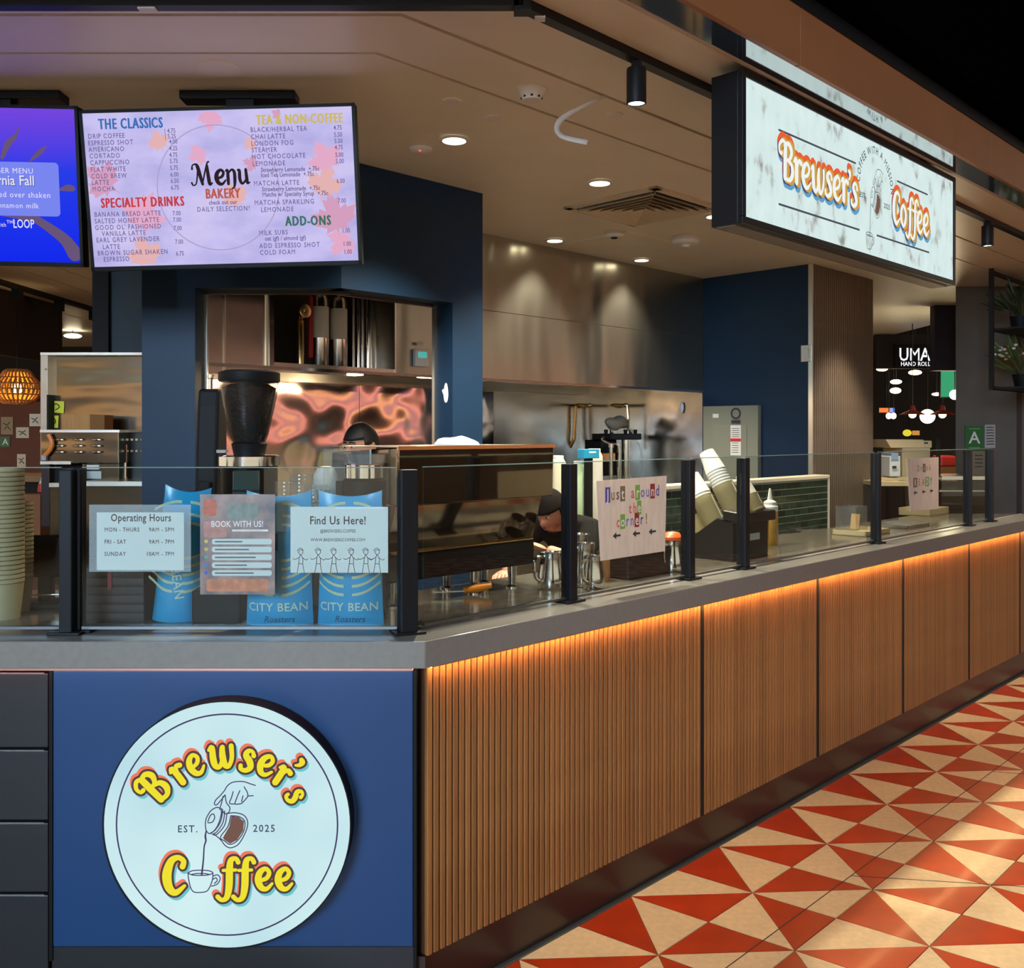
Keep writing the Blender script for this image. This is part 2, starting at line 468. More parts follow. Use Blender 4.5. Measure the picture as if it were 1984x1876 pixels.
for u0, u1 in ((-.18, 1.2), (1.206, 3.0), (3.006, 4.55), (4.556, 6.6), (6.606, 9)):
    MB().prism([B(u0, -.489)[:2], B(u1, -.489)[:2], B(u1, -.471)[:2], B(u0, -.471)[:2]], ZC-.02, 3.0).build('fascia_panel', M_fascia, fas)
MB().box(-7.5, OX+.12, OY-.489, OY-.471, ZC-.02, 3.0).build('fascia_panel', M_fascia, fas)
MB().prism(band(-.496, -.45), 3.0, 3.05).build('fascia_cap', M_black, fas)
MB().prism(band(-.6, -.46), 3.05, 4.55).build('upper_wall', mat('dark_upper_wall', srgb(5, 5, 6), .9, spec=0), fas)
hc = MB().prism([(-9, -9), (16, -9), tuple(B(12, -.5)[:2]), corner(-.5), (-9, OY-.5)], 4.5, 4.6).build('hall_ceiling', mat('black_hall_ceiling', srgb(4, 4, 5), .95, spec=0)); tag(hc, kind='structure')
# light tracks with spot heads
M_lens = glow('lamp_lens', (1.0, .86, .62), 9)
trk = thing('light_track', 'black ceiling light track following the counter corner', 'track')
MB().box(-7.5, .03, 2.635, 2.672, ZC-.028, ZC).build('track_rail', M_black, trk)
pa = Vector((.01, 2.645)); d1 = Vector((s2, s2)); n1 = Vector((-s2, s2))
m = MB(); strip(m, tuple(pa), tuple(pa+d1*8.5), .037, ZC-.028, ZC); m.build('track_rail', M_black, trk)
MB().cbox((.03, 2.66, ZC-.018), (.05, .05, .04)).build('track_joint', M_black, trk)
MB().cbox((-1.03, 2.653, ZC-.03), (.05, .02, .006)).build('track_clip', M_white, trk)
MB().cbox(tuple((pa+d1*.1).to_3d()+Vector((0, 0, ZC-.03))), (.03, .03, .006)).build('track_clip', M_white, trk)
def spot_head(label, t, energy, tgt):
    p = pa+d1*t
    h = thing('track_spotlight', label, 'spotlight', (p.x, p.y, ZC-.028), 0, 'track spot heads')
    MB().cbox((0, 0, -.012), (.03, .03, .024)).build('adapter', M_black, h)
    MB().lathe([(.0, -.02), (.031, -.022), (.032, -.03), (.032, -.135), (.029, -.138)], 24, cap=False).build('housing', M_black, h, smooth=True)
    MB().lathe([(0, -.131), (.0285, -.131)], 20, cap=False).build('lens', M_lens, h)
    lamp('track_spot_light', 'SPOT', (p.x, p.y, ZC-.19), energy, (1, .84, .62), tgt, size=.03, spot=74, blend=.8)
    return h
spot_head('black cylinder spotlight on the track left of the hanging sign', .555, 90, B(.9, .5, 1.0))
spot_head('black cylinder spotlight on the track right of the hanging sign', 3.81, 100, B(4.4, .4, 1.0))
# recessed downlights
M_can = mat('downlight_can', (.8, .72, .55), .3)
M_dl = glow('downlight_lens', (1.0, .84, .58), 14)
def downlight(px, py, label, energy, spot=80):
    Y = F*(ZC-EYE)/(HORIZON-py); p = W(px, py, Y)
    h = thing('downlight', label, 'ceiling light', (p.x, p.y, ZC), 0, 'recessed downlights')
    MB().lathe([(.062, -.001), (.066, -.007), (.05, -.009), (.047, -.002)], 28, cap=False).build('trim_ring', M_white, h, smooth=True)
    MB().lathe([(0, -.004), (.048, -.004)], 24, cap=False).build('lens', M_dl, h)
    lamp('downlight_light', 'SPOT', (p.x, p.y, ZC-.03), energy, (1, .87, .67), (p.x, p.y, 0), size=.05, spot=spot, blend=.7)
downlight(880, 270, 'recessed downlight nearest the menu screen', 260, 110)
downlight(1162, 353, 'recessed downlight above left corner of the air vent', 240, 110)
downlight(1075, 465, 'recessed downlight nearest the left part of the steel hood', 220, 95)
downlight(1243, 503, 'recessed downlight nearest the right part of the steel hood', 200, 95)
downlight(1738, 508, 'recessed downlight behind the sign above the fluted pier', 160, 80)
downlight(1386, 418, 'recessed downlight half hidden by the hanging sign', 220, 110)
# ================================================================ setting: navy wall with the kitchen opening
TH = .126
def quadwall(mb, p, q, z0, z1, t=TH):           # wall slab from p to q (front line), thickness away from the viewer
    a, b = Vector(p), Vector(q); d = (b-a).normalized(); n = Vector((-d.y, d.x))*t
    mb.prism([tuple(a), tuple(b), tuple(b+n), tuple(a+n)], z0, z1)
VB = 1.51                                        # front of the navy wall, inwards of the slatted front
YB = 4.2
bendx = YB-(OY-OX+VB/s2)                         # where the two wall faces meet
bend = (bendx, YB)
uj = UZ(877, 600, VB)[0]; ue = UZ(935, 600, VB)[0]
jr = tuple(B(uj, VB)[:2]); er = tuple(B(ue, VB)[:2])
XL0, XL1 = -1.656, -1.418
ZO = 2.251; ZS = 1.0
wc = thing('wall_navy', None, None, kind='structure')
for nm, p, q, z0, z1 in (('wall_pier', (XL0, YB), (XL1, YB), 0, ZC), ('wall_pier', jr, er, 0, ZC),
                         ('wall_header', (XL1, YB), bend, ZO, ZC), ('wall_header', bend, jr, ZO, ZC),
                         ('wall_sill', (XL1, YB), bend, 0, ZS), ('wall_sill', bend, jr, 0, ZS)):
    m = MB(); quadwall(m, p, q, z0, z1); m.build(nm, M_navy, wc)
M_frame = mat('opening_trim', srgb(58, 50, 44), .4)
M_edge = mat('pale_metal_edge', (.75, .7, .62), .3, 1)
m = MB(); quadwall(m, (XL1, YB+.1), (bendx+.02, YB+.1), ZO-.012, ZO, .03); m.build('opening_trim', M_frame, wc)
jb = B(uj, VB+TH-.004); m = MB(); quadwall(m, (bendx-.03, YB+.12), tuple(jb[:2]), ZO-.012, ZO, .03); m.build('opening_trim', M_frame, wc)
m = MB(); quadwall(m, (XL1+.0, YB+TH-.004), (XL1+.014, YB+TH-.004), ZS, ZO, .02); m.build('opening_trim', M_edge, wc)
m = MB(); quadwall(m, tuple(B(uj-.016, VB+TH-.006)[:2]), tuple(B(uj, VB+TH-.006)[:2]), ZS, ZO, .02); m.build('opening_trim', M_edge, wc)
# dark return wall behind the left pier
m = MB(); m.box(-2.52, -2.0, 5.9, 6.02, 0, ZC); wl = m.build('wall_left', mat('slate_wall_paint', srgb(40, 56, 66), .6)); tag(wl, kind='structure')
MB().box(-2.62, -2.52, 5.86, 6.1, 0, ZC).build('wall_end_post', M_blackm, wl)
# hand shaped sticker on the reveal
stk = thing('hand_sticker', 'small white hand-shaped sticker on the navy opening reveal', 'sticker', B(uj-.0015, VB+.05, 1.6+(840-762)/F*4.75), PI/4-PI/2)
m = MB(); pts = []
for k in range(18):
    a = 2*PI*k/18; pts.append((.017*math.cos(a)*(1-.2*math.sin(a)), .05*math.sin(a)))
m.add([(x, 0, z) for x, z in pts], [tuple(range(18))]); m.add([(-.017, 0, -.01), (-.028, 0, .012), (-.02, 0, .02), (-.01, 0, .01)], [(0, 1, 2, 3)])
o = m.build('sticker_face', M_paper, stk); sm = o.modifiers.new('t', 'SOLIDIFY'); sm.thickness = .002
# ================================================================ kitchen alcove in steel
VH, VK, UR, ZH = 2.2, 3.48, 4.70, 1.94
kit = thing('wall_back', None, None, kind='structure')
def bbox(mb, u0, u1, v0, v1, z0, z1):
    mb.prism([B(u0, v0)[:2], B(u1, v0)[:2], B(u1, v1)[:2], B(u0, v1)[:2]], z0, z1); return mb
seams = [UZ(340, 800, VK)[0], 1.15, 2.3, 3.62, UR]
for a, b in zip(seams[:-1], seams[1:]):
    bbox(MB(), a+.002, b-.002, VK, VK+.05, 0, ZH+.2).build('steel_panel', M_splash if b < 3.7 else M_side, kit)
wr = thing('wall_right', None, None, kind='structure')
bbox(MB(), UR, UR+.1, VH, VK+.05, 0, ZC).build('steel_panel', M_side, wr)
bbox(MB(), UR-.01, UR, VH, VK, .9, ZH+.02).build('steel_panel', steel('pale_stainless', (.62, .62, .6), .22, .3, 2.0, .05), wr)
UP, VP_ = UR, 1.27                                # navy return wall and the slatted end pier
bbox(MB(), UP, UP+.12, VP_+.02, VH, 0, ZC).build('wall_face', M_navy, wr)
MB().prism([B(UP-.004, VP_-.005)[:2], B(UP+.008, VP_-.005)[:2], B(UP+.008, VP_+.03)[:2], B(UP-.004, VP_+.03)[:2]], 0, ZC).build('corner_bead', M_edge, wr)
M_flute = mat('fluted_brown_panel', srgb(112, 96, 80), .55, noise=.1, nscale=8)
fl = bbox(MB(), UP+.01, UP+1.02, VP_+.012, VP_+.3, 0, ZC).build('pier_core', mat('pier_groove', srgb(46, 38, 32), .7), wr)
rib = MB().box(0, .022, 0, .014, 0, ZC).mesh('flute', M_flute)
for k in range(33):
    o = bpy.data.objects.new('flute', rib); COL.objects.link(o); o.parent = wr
    o.location = B(UP+.012+.0305*k, VP_, 0); o.rotation_euler = (0, 0, PI/4)
# extraction hood
hood = thing('extraction_hood', 'long brushed steel extraction hood reaching up to the ceiling', 'hood')
UC0 = UZ(765, 650, VH)[0]
bbox(MB(), UC0, UR-.002, VH, VH+.03, ZH+.42, ZC-.001).build('upper_panel', M_hood, hood)
bbox(MB(), UC0, UR-.002, VH, VH+.03, ZH, ZH+.417).build('lower_panel', M_hood, hood)
bbox(MB(), UC0+.01, UR-.002, VH+.03, VK-.001, ZH+.09, ZH+.12).build('hood_underside', M_hood, hood)
bbox(MB(), UZ(345, 740, VH)[0], UR-.002, VH-.004, VH+.06, ZH-.016, ZH).build('front_gutter', M_chrome, hood)
bbox(MB(), UZ(345, 740, VK-.1)[0], UR-.002, VK-.1, VK-.002, ZH-.0, ZH+.09).build('rear_baffle', M_side, hood)
# service cabinet in the hood's end with two suppression tanks
UC1 = UZ(529, 650, VH)[0]
cab = thing('service_cabinet', 'open steel cabinet beside the hood holding fire suppression tanks', 'cabinet')
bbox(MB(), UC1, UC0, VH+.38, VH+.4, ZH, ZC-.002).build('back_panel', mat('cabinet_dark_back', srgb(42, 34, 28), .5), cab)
bbox(MB(), UC1, UC0, VH, VH+.38, ZH+.0, ZH+.02).build('shelf', M_side, cab)
bbox(MB(), UC1-.025, UC1, VH-.01, VH+.4, ZH, ZC-.002).build('side_panel', M_chrome, cab)
bbox(MB(), UC0-.004, UC0+.006, VH-.005, VH+.4, ZH, ZC-.002).build('side_panel', M_side, cab)
bbox(MB(), max(UC1-.5, UZ(345, 740, VH)[0]), UC1-.035, VH+.02, VH+.04, ZH-.05, ZC-.002).build('left_panel', M_side, cab)
bbox(MB(), UC1-.26, UC1-.252, VH+.01, VH+.022, ZH-.05, ZC-.002).build('panel_seam', M_edge, cab)
M_tank = mat('tank_steel', (.7, .66, .6), .2, 1)
for i, (px, lab) in enumerate(((620, 'left steel suppression tank with printed label in the cabinet'), (656, 'right steel suppression tank with printed label in the cabinet'))):
    u, z = UZ(px, 722, VH+.17); p = B(u, VH+.17, ZH+.02)
    t = thing('suppression_tank', lab, 'tank', p, PI/4, 'suppression tanks')
    MB().lathe([(0, 0), (.042, 0), (.048, .012), (.048, .36), (.04, .39), (.018, .405), (0, .405)], 24).build('cylinder', M_tank, t, smooth=True)
    MB().lathe([(.0485, .16), (.0485, .33)], 24, cap=False).build('label_wrap', M_paper, t, smooth=True)
    MB().lathe([(0, .4), (.014, .4), (.014, .44), (.02, .445), (.02, .465), (0, .465)], 12).build('valve', M_chrome, t, smooth=True)
    MB().tube([(0, 0, .455), (0, -.02, .5), (.04, -.02, .52), (.1, 0, .56)], .006, 6, smooth=5).build('hose', M_blackm, t, smooth=True)
pr = thing('pipe_rack', 'row of vertical steel pipes beside the suppression tanks', 'pipes')
for k, px in enumerate((684, 694, 702, 714, 726, 733)):
    u, z = UZ(px, 700, VH+.22); p = B(u, VH+.22)
    MB().lathe([(.011 if k != 3 else .024, 0), (.011 if k != 3 else .024, .42)], 10, (p.x, p.y, ZH+.02)).build('pipe', M_chrome if k % 2 else M_side, pr, smooth=True)
g = thing('pressure_valve', 'brass valve with red lever and gauge left of the tanks', 'valve', B(UZ(582, 700, VH+.15)[0], VH+.15, ZH+.02), PI/4)
MB().lathe([(0, 0), (.02, 0), (.02, .24), (.012, .25), (.012, .3), (0, .3)], 12).build('valve_body', M_brass, g, smooth=True)
Mg = Matrix.Translation((0, -.03, .29)) @ Matrix.Rotation(PI/2, 4, 'X')
MB().lathe([(0, 0), (.036, 0), (.036, .02), (.03, .022), (0, .018)], 18, M=Mg).build('gauge', M_brass, g, smooth=True)
MB().box(.05, .075, -.01, .01, .05, .38).build('red_lever', mat('red_enamel', srgb(150, 18, 20), .4), g, bev=.004)
# controller on the hood front
cu, cz = UZ(812, 694, VH)
ct = thing('hood_controller', 'small white controller with teal display on the hood front', 'controller', B(cu, VH-.03, cz), PI/4)
MB().box(-.05, .05, 0, .028, -.05, .05).build('controller_case', M_white, ct, bev=.004)
MB().box(-.032, .032, -.002, .003, .0, .034).build('display', glow('teal_display', srgb(90, 190, 180), .8), ct)
MB().box(-.03, .01, -.002, .0, .075, .092).build('paper_tab', M_paper, ct)
# hood lamps
for px, lab in ((688, 'glowing hood lamp above the crouched head of the barista'), (822, 'glowing hood lamp just left of the opening edge'), (1385, None)):
    if lab is None: continue
    u, z = UZ(px, 742, VH+.45); p = B(u, VH+.45, ZH+.07)
    h = thing('hood_lamp', lab.replace('crouched head of the barista', 'barista behind the opening'), 'lamp', p, 0, 'hood lamps')
    MB().lathe([(.05, .02), (.055, .0), (.03, -.004)], 18, cap=False).build('collar', M_chrome, h, smooth=True)
    MB().ball((0, 0, -.012), (.035, .035, .03)).build('bulb', glow('warm_bulb', (1, .76, .42), 4), h, smooth=True)
    lamp('hood_lamp_light', 'POINT', (p.x, p.y, p.z-.09), 4, (1, .74, .45), size=.05)
# ================================================================ electrical panel, light switch on the navy wall (faces the counter's left)
def wall_frame(px, py):                          # point on the plane u = UP
    r = (px-992)/F; Y = (OY+OX*-1+UP/s2)         # X+Y = const
    c = OX+OY+UP/s2; Y = c/(1+r); X = r*Y
    v = ((Y-OY)-(X-OX))*s2
    return v, EYE-(py-HORIZON)/F*Y
v0, zt = wall_frame(1369, 788); v1, zb = wall_frame(1475, 788)
ep = thing('electrical_panel', 'tall grey electrical panel on navy wall above green tiles', 'electrical panel', B(UP-.001, (v0+v1)/2, 0), PI/4-PI/2)
hw = abs(v1-v0)/2
M_ep = mat('grey_enamel', srgb(128, 130, 116), .45)
MB().box(-hw, hw, -.05, 0, .95, zt).build('panel_box', M_ep, ep, bev=.004)
MB().box(-hw*.62, hw*.62, -.056, -.05, 1.0, zt-.15).build('panel_door', M_ep, ep, bev=.003)
lx = hw*.05
MB().box(lx-.0, lx+.09, -.058, -.0565, zt-.38, zt-.15).build('warning_label', M_paper, ep)
MB().box(lx, lx+.09, -.059, -.058, zt-.275, zt-.25).build('label_band', mat('label_red', srgb(190, 50, 40), .6), ep)
m = MB()
for k in range(5): m.box(lx+.012, lx+.07, -.0595, -.059, zt-.36+k*.018, zt-.356+k*.018)
for k in range(5): m.box(lx+.012, lx+.078, -.0595, -.0582, zt-.24+k*.016, zt-.236+k*.016)
o = m.build('label_lettering', M_ink, ep); tag(o, kind='stuff')
m = MB(); m.lathe([(.03, 0), (.045, 0)], 20, M=Matrix.Translation((lx+.045, -.0565, zt-.06)) @ Matrix.Rotation(PI/2, 4, 'X'), cap=False)
m.build('round_emblem', M_ink, ep)
m = MB(); m.box(lx+.005, lx+.085, -.0568, -.056, zt-.135, zt-.11); m.build('maker_plate', M_ink, ep)
MB().box(-hw*.62, -hw*.62+.05, -.053, -.05, zt-.09, zt-.06).build('small_tag', M_paper, ep)
sv, sz = wall_frame(1563, 685)
sw = thing('light_switch', 'small pale switch plate high on the navy wall', 'switch', B(UP-.001, sv, sz), PI/4-PI/2)
MB().box(-.042, .042, -.008, 0, -.06, .06).build('switch_plate', mat('switch_metal', (.6, .55, .45), .35, 1), sw, bev=.003)
MB().box(-.02, .02, -.013, -.008, -.035, .035).build('rocker', M_white, sw, bev=.002)
# ================================================================ low wall with green glazed tiles
VT = 1.15
ut1, zt1 = UZ(1606, 921, VT); ZT = 1.304
pony = thing('wall_low', None, None, kind='structure')
UT0 = 2.4
bbox(MB(), UT0, ut1-.01, VT+.003, VT+.1, .0, ZT-.02).build('wall_core', mat('tile_grout', srgb(176, 170, 150), .8), pony)
M_gt = mat('green_glazed_tile', srgb(40, 62, 50), .12, noise=.25, nscale=8, coat=.6, rand=.35)
tw, thh = .1, .0455
tm = MB().box(0, tw-.006, 0, .014, 0, thh-.0055).mesh('tile', M_gt)
th2 = MB().box(0, tw/2-.006, 0, .014, 0, thh-.0055).mesh('tile', M_gt)
for r in range(8):
    z = ZT-.03-thh*(r+1)
    u = ut1-.014
    half = r % 2
    while u > UT0+.1:
        wdt = tw/2 if half else tw
        half = 0
        u -= wdt
        o = bpy.data.objects.new('tile', th2 if wdt < tw else tm); COL.objects.link(o); o.parent = pony
        o.location = B(u, VT+random.uniform(-.001, .001), z); o.rotation_euler = (random.uniform(-.006, .006), 0, PI/4+random.uniform(-.006, .006))
M_cap = mat('cream_cap_trim', srgb(232, 216, 186), .4)
bbox(MB(), UT0, ut1, VT-.008, VT+.11, ZT-.025, ZT).build('cap_trim', M_cap, pony, bev=.004)
bbox(MB(), ut1-.013, ut1, VT-.006, VT+.1, .92, ZT-.026).build('end_trim', M_cap, pony)
# ================================================================ counter
M_stone = mat('grey_stone_top', srgb(132, 128, 122), .28, noise=.045, nscale=60, coat=.2)
ZT_ = 1.036; ZB_ = .962; VO = -.035
def cpoly(v0, v1, x0=-3.2, yend=6.58):
    ue1 = None
    a = B(0, v0); e0 = OX-(v0)/s2*0
    # far end is cut parallel to the logo front
    def far(v):
        u = (yend-OY)/s2-v; return tuple(B(u, v)[:2])
    vb = v1-.18 if v1 > .5 else v1                # the slatted run is shallower than the logo run
    k_ = tuple(B(v1/s2-vb, vb)[:2]) if v1 > .5 else corner(v1)
    return [(x0, OY+v0), corner(v0), far(v0), far(vb), k_, (x0, OY+v1)]
top = MB().prism(cpoly(VO, .80), ZB_, ZT_).build('stone_worktop', M_stone, bev=.003)
tag(top, 'long grey stone counter top turning the corner above the panels', 'counter top')
MB().prism(cpoly(.135, .795), ZT_, ZT_+.0015).build('inner_sheet', mat('polished_grey_sheet', srgb(92, 88, 78), .14, noise=.04, nscale=30), top)
MB().prism(cpoly(.127, .135), ZT_, ZT_+.002).build('edge_strip', mat('cream_edge_strip', srgb(190, 178, 148), .3), top)
# core body
core = thing('service_counter', 'counter base with slatted oak front, navy logo front and dark boards', 'counter')
MB().prism(cpoly(.03, .74, x0=-3.15), .10, ZB_-.002).build('core', M_blackm, core)
M_kick = mat('dark_brown_kick', srgb(46, 32, 28), .3)
bbox(MB(), .02, 6.2, .022, .04, .003, .152).build('kick_plate', M_kick, core)
MB().box(-3.15, OX+.01, OY+.02, OY+.04, .003, .152).build('kick_plate', M_kick, core)
M_oak = wood_mat('oak_slat', srgb(172, 118, 64), srgb(124, 78, 38))
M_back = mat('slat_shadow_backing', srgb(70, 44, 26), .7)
joints = [0.012, 1.372, 2.288, 3.211, 4.15, 5.07, 5.6]
zw0, zw1 = .155, .953
slat = MB()
prof = [(0, .012), (0, .003), (.003, 0), (.0165, 0), (.0195, .003), (.0195, .012)]
slat.prism(prof, 0, zw1-zw0)
slat_me = slat.mesh('slat', M_oak)
for a, b in zip(joints[:-1], joints[1:]):
    pn = thing('slat_panel', None, None); pn.parent = core
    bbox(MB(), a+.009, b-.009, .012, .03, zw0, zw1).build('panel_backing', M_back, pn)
    if a > .1: bbox(MB(), a-.007, a+.007, -.0015, .03, zw0, zw1).build('panel_joint', mat('joint_black', srgb(10, 8, 7), .8), core)
    n = max(1, int((b-a-.016)/.0238)); pt = (b-a-.018)/n
    for k in range(n):
        o = bpy.data.objects.new('slat', slat_me); COL.objects.link(o); o.parent = pn
        o.location = B(a+.009+pt*k+(pt-.0195)/2, 0, zw0); o.rotation_euler = (0, 0, PI/4)
# under-top LED line: aluminium profile with an orange diffuser
M_led = glow('orange_led_diffuser', (1.0, .50, .20), 85)
M_alu = mat('led_profile', (.75, .5, .42), .3, 1)
led = thing('led_strip', 'orange light strip tucked under the counter overhang', 'light strip')
bbox(MB(), .02, 5.6, -.026, -.006, ZB_-.004, ZB_).build('profile', M_alu, led)
bbox(MB(), .02, 5.6, -.02, -.0115, ZB_-.0052, ZB_-.004).build('diffuser', M_led, led)
ledb = thing('led_strip', 'dim pink light strip under the top along the logo front', 'light strip')
MB().box(-3.1, OX-.02, OY-.028, OY-.008, ZB_-.004, ZB_).build('profile', M_alu, ledb)
MB().box(-3.1, OX-.02, OY-.022, OY-.014, ZB_-.0052, ZB_-.004).build('diffuser', glow('pink_led_diffuser', (1.0, .32, .22), 16), ledb)
# logo front: navy panel in a dark frame, dark boards further left
xl, xr = (100-992)/F*OY, (803-992)/F*OY
MB().box(xl+.004, xr-.004, OY, OY+.02, .19, .948).build('navy_panel', mat('navy_panel_paint', srgb(12, 60, 108), .42, noise=.03, nscale=5), core, bev=.002)
M_dk = mat('dark_board', srgb(32, 33, 37), .4, noise=.1, nscale=4, stretch=(.4, 4, 8))
MB().box(xl-.006, xl+.003, OY-.002, OY+.03, .152, .955).build('panel_frame', M_blackm, core)
MB().box(xr-.003, xr+.006, OY-.004, OY+.03, .06, .955).build('panel_frame', M_blackm, core)
MB().box(xl, xr, OY+.003, OY+.03, .05, .188).build('panel_frame', M_dk, core)
MB().box(-3.1, xr, OY-.003, OY+.03, .949, .957).build('top_rail', mat('rose_metal', (.72, .42, .34), .3, 1), core)
zs = [.06, .336, .534, .733, .945]
for a, b in zip(zs[:-1], zs[1:]):
    MB().box(-3.1, xl-.009, OY-.001, OY+.03, a+.004, b-.004).build('board', M_dk, core, bev=.003)
    MB().box(-3.1, xl-.02, OY-.002, OY+.002, b-.0045, b-.002).build('board_edge', mat('board_edge', srgb(120, 118, 116), .35), core)
# ================================================================ glass screen posts and panes
def post(px, base, label, wx=.036, loc=None, rz=PI/4):
    if loc is None:
        Y = F*(EYE-ZT_)/(base-HORIZON); p = W(px, base, Y)
        loc = (p.x, p.y, ZT_)
    t = thing('screen_post', label, 'post', loc, rz, 'glass screen posts')
    MB().box(-wx/2, wx/2, -.022, .022, 0, .462).build('upright', M_black, t, bev=.003)
    MB().box(-.045, .045, -.035, .035, 0, .008).build('base_plate', M_black, t, bev=.002)
    MB().box(-wx/2-.001, wx/2+.001, -.004, .004, .02, .455).build('glazing_slot', M_blackm, t)
    return t
VG = .09
P_B = [(1103, 1158, 'black screen post beside the espresso machine'), (1333, 1115, 'black screen post right of the corner sign'), (1440, 1094, 'black screen post in front of the cup stacks'),
       (1697, 1046, 'black screen post left of the pale drinks sign'), (1875, 1010, 'black screen post below the green A card, left of two'), (1917, 1002, 'black screen post nearest the far counter end')]
us = []
for px, b, lab in P_B:
    u, z = UZ(px, b, VG); us.append(u)
    post(0, 0, lab, loc=B(u, VG, ZT_))
cp = post(0, 0, 'wide black corner post of the glass screen', wx=.05, loc=(OX-.045, OY+.075, ZT_), rz=PI/8)
post(0, 0, 'left black post of the pair by the opening hours sheet', loc=((133-992)/F*2.65, 2.65, ZT_), rz=0)
post(0, 0, 'thin right black post of the pair by the opening hours sheet', wx=.022, loc=((154-992)/F*2.68, 2.68, ZT_), rz=0)
def pane(label, p, q, z0=ZT_+.014, z1=1.503, group='glass screen panes'):
    a, b = Vector(p), Vector(q); d = (b-a); L = d.length
    m = MB(); m.box(0, L, -.004, .004, 0, z1-z0)
    o = m.build('glass_pane', M_glass, None, (a.x, a.y, z0), (0, 0, math.atan2(d.y, d.x)))
    tag(o, label, 'glass pane', group)
    e = MB().box(0, L, -.0042, .0042, z1-z0-.001, z1-z0+.002).build('polished_edge', clear('glass_edge', (.55, .75, .7), 1.6, .1, .45, (.35, .5, .45)), o)
    e = MB().box(0, L, -.007, .007, -.004, .004).build('base_channel', mat('dull_channel', (.16, .17, .17), .4, 1), o)
    return o
YG = 2.66
pane('glass pane left of the double post on the logo side', (-3.0, YG), ((120-992)/F*YG, YG))
pane('glass pane carrying the opening hours sheet and flyers', ((160-992)/F*YG, YG), (OX-.075, YG))
g0 = -.0
names = ['glass pane in front of the espresso machine', 'glass pane carrying the just around the corner sign', 'narrow glass pane in front of the cup stand',
         'glass pane between the cup stand and the drinks sign', 'glass pane carrying the pale drinks sign', 'last short glass pane at the far counter end']
ul = [.06]+us
for i in range(6):
    a, b = B(ul[i]+.022, VG), B(ul[i+1]-.02, VG)
    pane(names[i], a[:2], b[:2])
# ================================================================ lit round logo on the navy front
KL = 2.52/F/3.678
def LG(cx, cy): return ((cx-918)*KL, -(cy-948)*KL)
lc = W(440, 1598, 2.52)
logo = thing('logo_lightbox', 'round glowing shop logo lightbox mounted on the navy front', 'sign', (lc.x, 2.52, lc.z))
RL = 882*KL
Mx90 = Matrix.Rotation(PI/2, 4, 'X')       # lathe axis -> -y
MB().lathe([(RL*.99, -.05), (RL*1.004, -.05), (RL*1.004, 0.004), (RL*.994, .004), (RL*.994, -.004), (RL*.99, -.004)], 96, M=Mx90, cap=False).build('rim', M_blackm, logo, smooth=True)
def cloud_glow(name, stops, strength, scale, detail=2, stretch=(1, 1, 1)):
    if name in MATS: return MATS[name]
    m = bpy.data.materials.new(name); m.use_nodes = True; MATS[name] = m
    nt = m.node_tree; nt.nodes.clear()
    tc = nt.nodes.new('ShaderNodeTexCoord'); mp = nt.nodes.new('ShaderNodeMapping'); mp.inputs['Scale'].default_value = stretch
    n = nt.nodes.new('ShaderNodeTexNoise'); n.inputs['Scale'].default_value = scale; n.inputs['Detail'].default_value = detail
    r = nt.nodes.new('ShaderNodeValToRGB'); e = nt.nodes.new('ShaderNodeEmission'); o = nt.nodes.new('ShaderNodeOutputMaterial')
    el = r.color_ramp.elements
    while len(el) < len(stops): el.new(.5)
    for q, (ps, c) in zip(el, stops): q.position = ps; q.color = (*c, 1)
    e.inputs[1].default_value = strength
    nt.links.new(tc.outputs['Object'], mp.inputs[0]); nt.links.new(mp.outputs[0], n.inputs['Vector']); nt.links.new(n.outputs['Fac'], r.inputs[0])
    nt.links.new(r.outputs[0], e.inputs[0]); nt.links.new(e.outputs[0], o.inputs[0])
    return m
M_lit = cloud_glow('lit_acrylic', [(.3, srgb(186, 222, 232)), (.7, srgb(210, 240, 242))], 1.0, 3.5, 1)
MB().lathe([(0, 0), (RL*.994, 0)], 96, M=Mx90, cap=False).build('face', M_lit, logo)
GY, GK, GR, GC, GB, GV = (glow('lit_yellow', srgb(240, 226, 52)), glow('lit_dark', srgb(86, 66, 68)), glow('lit_coral', srgb(240, 124, 96)), glow('lit_cyan', srgb(110, 196, 204)), glow('lit_brown', srgb(118, 88, 78)), glow('lit_violet', srgb(70, 62, 100)))
m = MB(); m.lathe([(782*KL, .0006), (793*KL, .0006)], 96, M=Mx90, cap=False); m.build('ring', GV, logo)
placed = [('B', 428, 812, 152, 47), ('r', 592, 672, 140, 37), ('e', 672, 606, 142, 24), ('w', 800, 545, 150, 5), ('s', 1008, 556, 146, -9), ('e', 1122, 570, 142, -21), ('r', 1232, 640, 140, -34), ("'", 1290, 628, 150, -46), ('s', 1330, 742, 118, -58),
          ('C', 462, 1436, 180, 0), ('f', 872, 1418, 162, 0), ('f', 984, 1418, 162, 0), ('e', 1126, 1408, 150, 0), ('e', 1268, 1408, 150, 0)]
def letter(par, c, x, z, size, rot, layers, sx=1.0):
    base = None
    for nm, mt, grow, dx, dz, y in reversed(layers):
        m = MB(); glyph(m, c, x, z, size, rot, y, grow, sx, dx, dz)
        o = m.build(nm, mt, base or par)
        if base is None: base = o
for c, cx, cy, h, rot in placed:
    x, z = LG(cx, cy)
    letter(logo, c, x, z, h*KL, R(rot), (('cyan_shadow', GC, 15./h, 13*KL, -20*KL, -.0008), ('coral_shadow', GR, 15./h, -13*KL, 22*KL, -.0012), ('dark_outline', GK, 17./h, 0, 0, -.0016), ('letter', GY, 1./h, 0, 0, -.0022)))
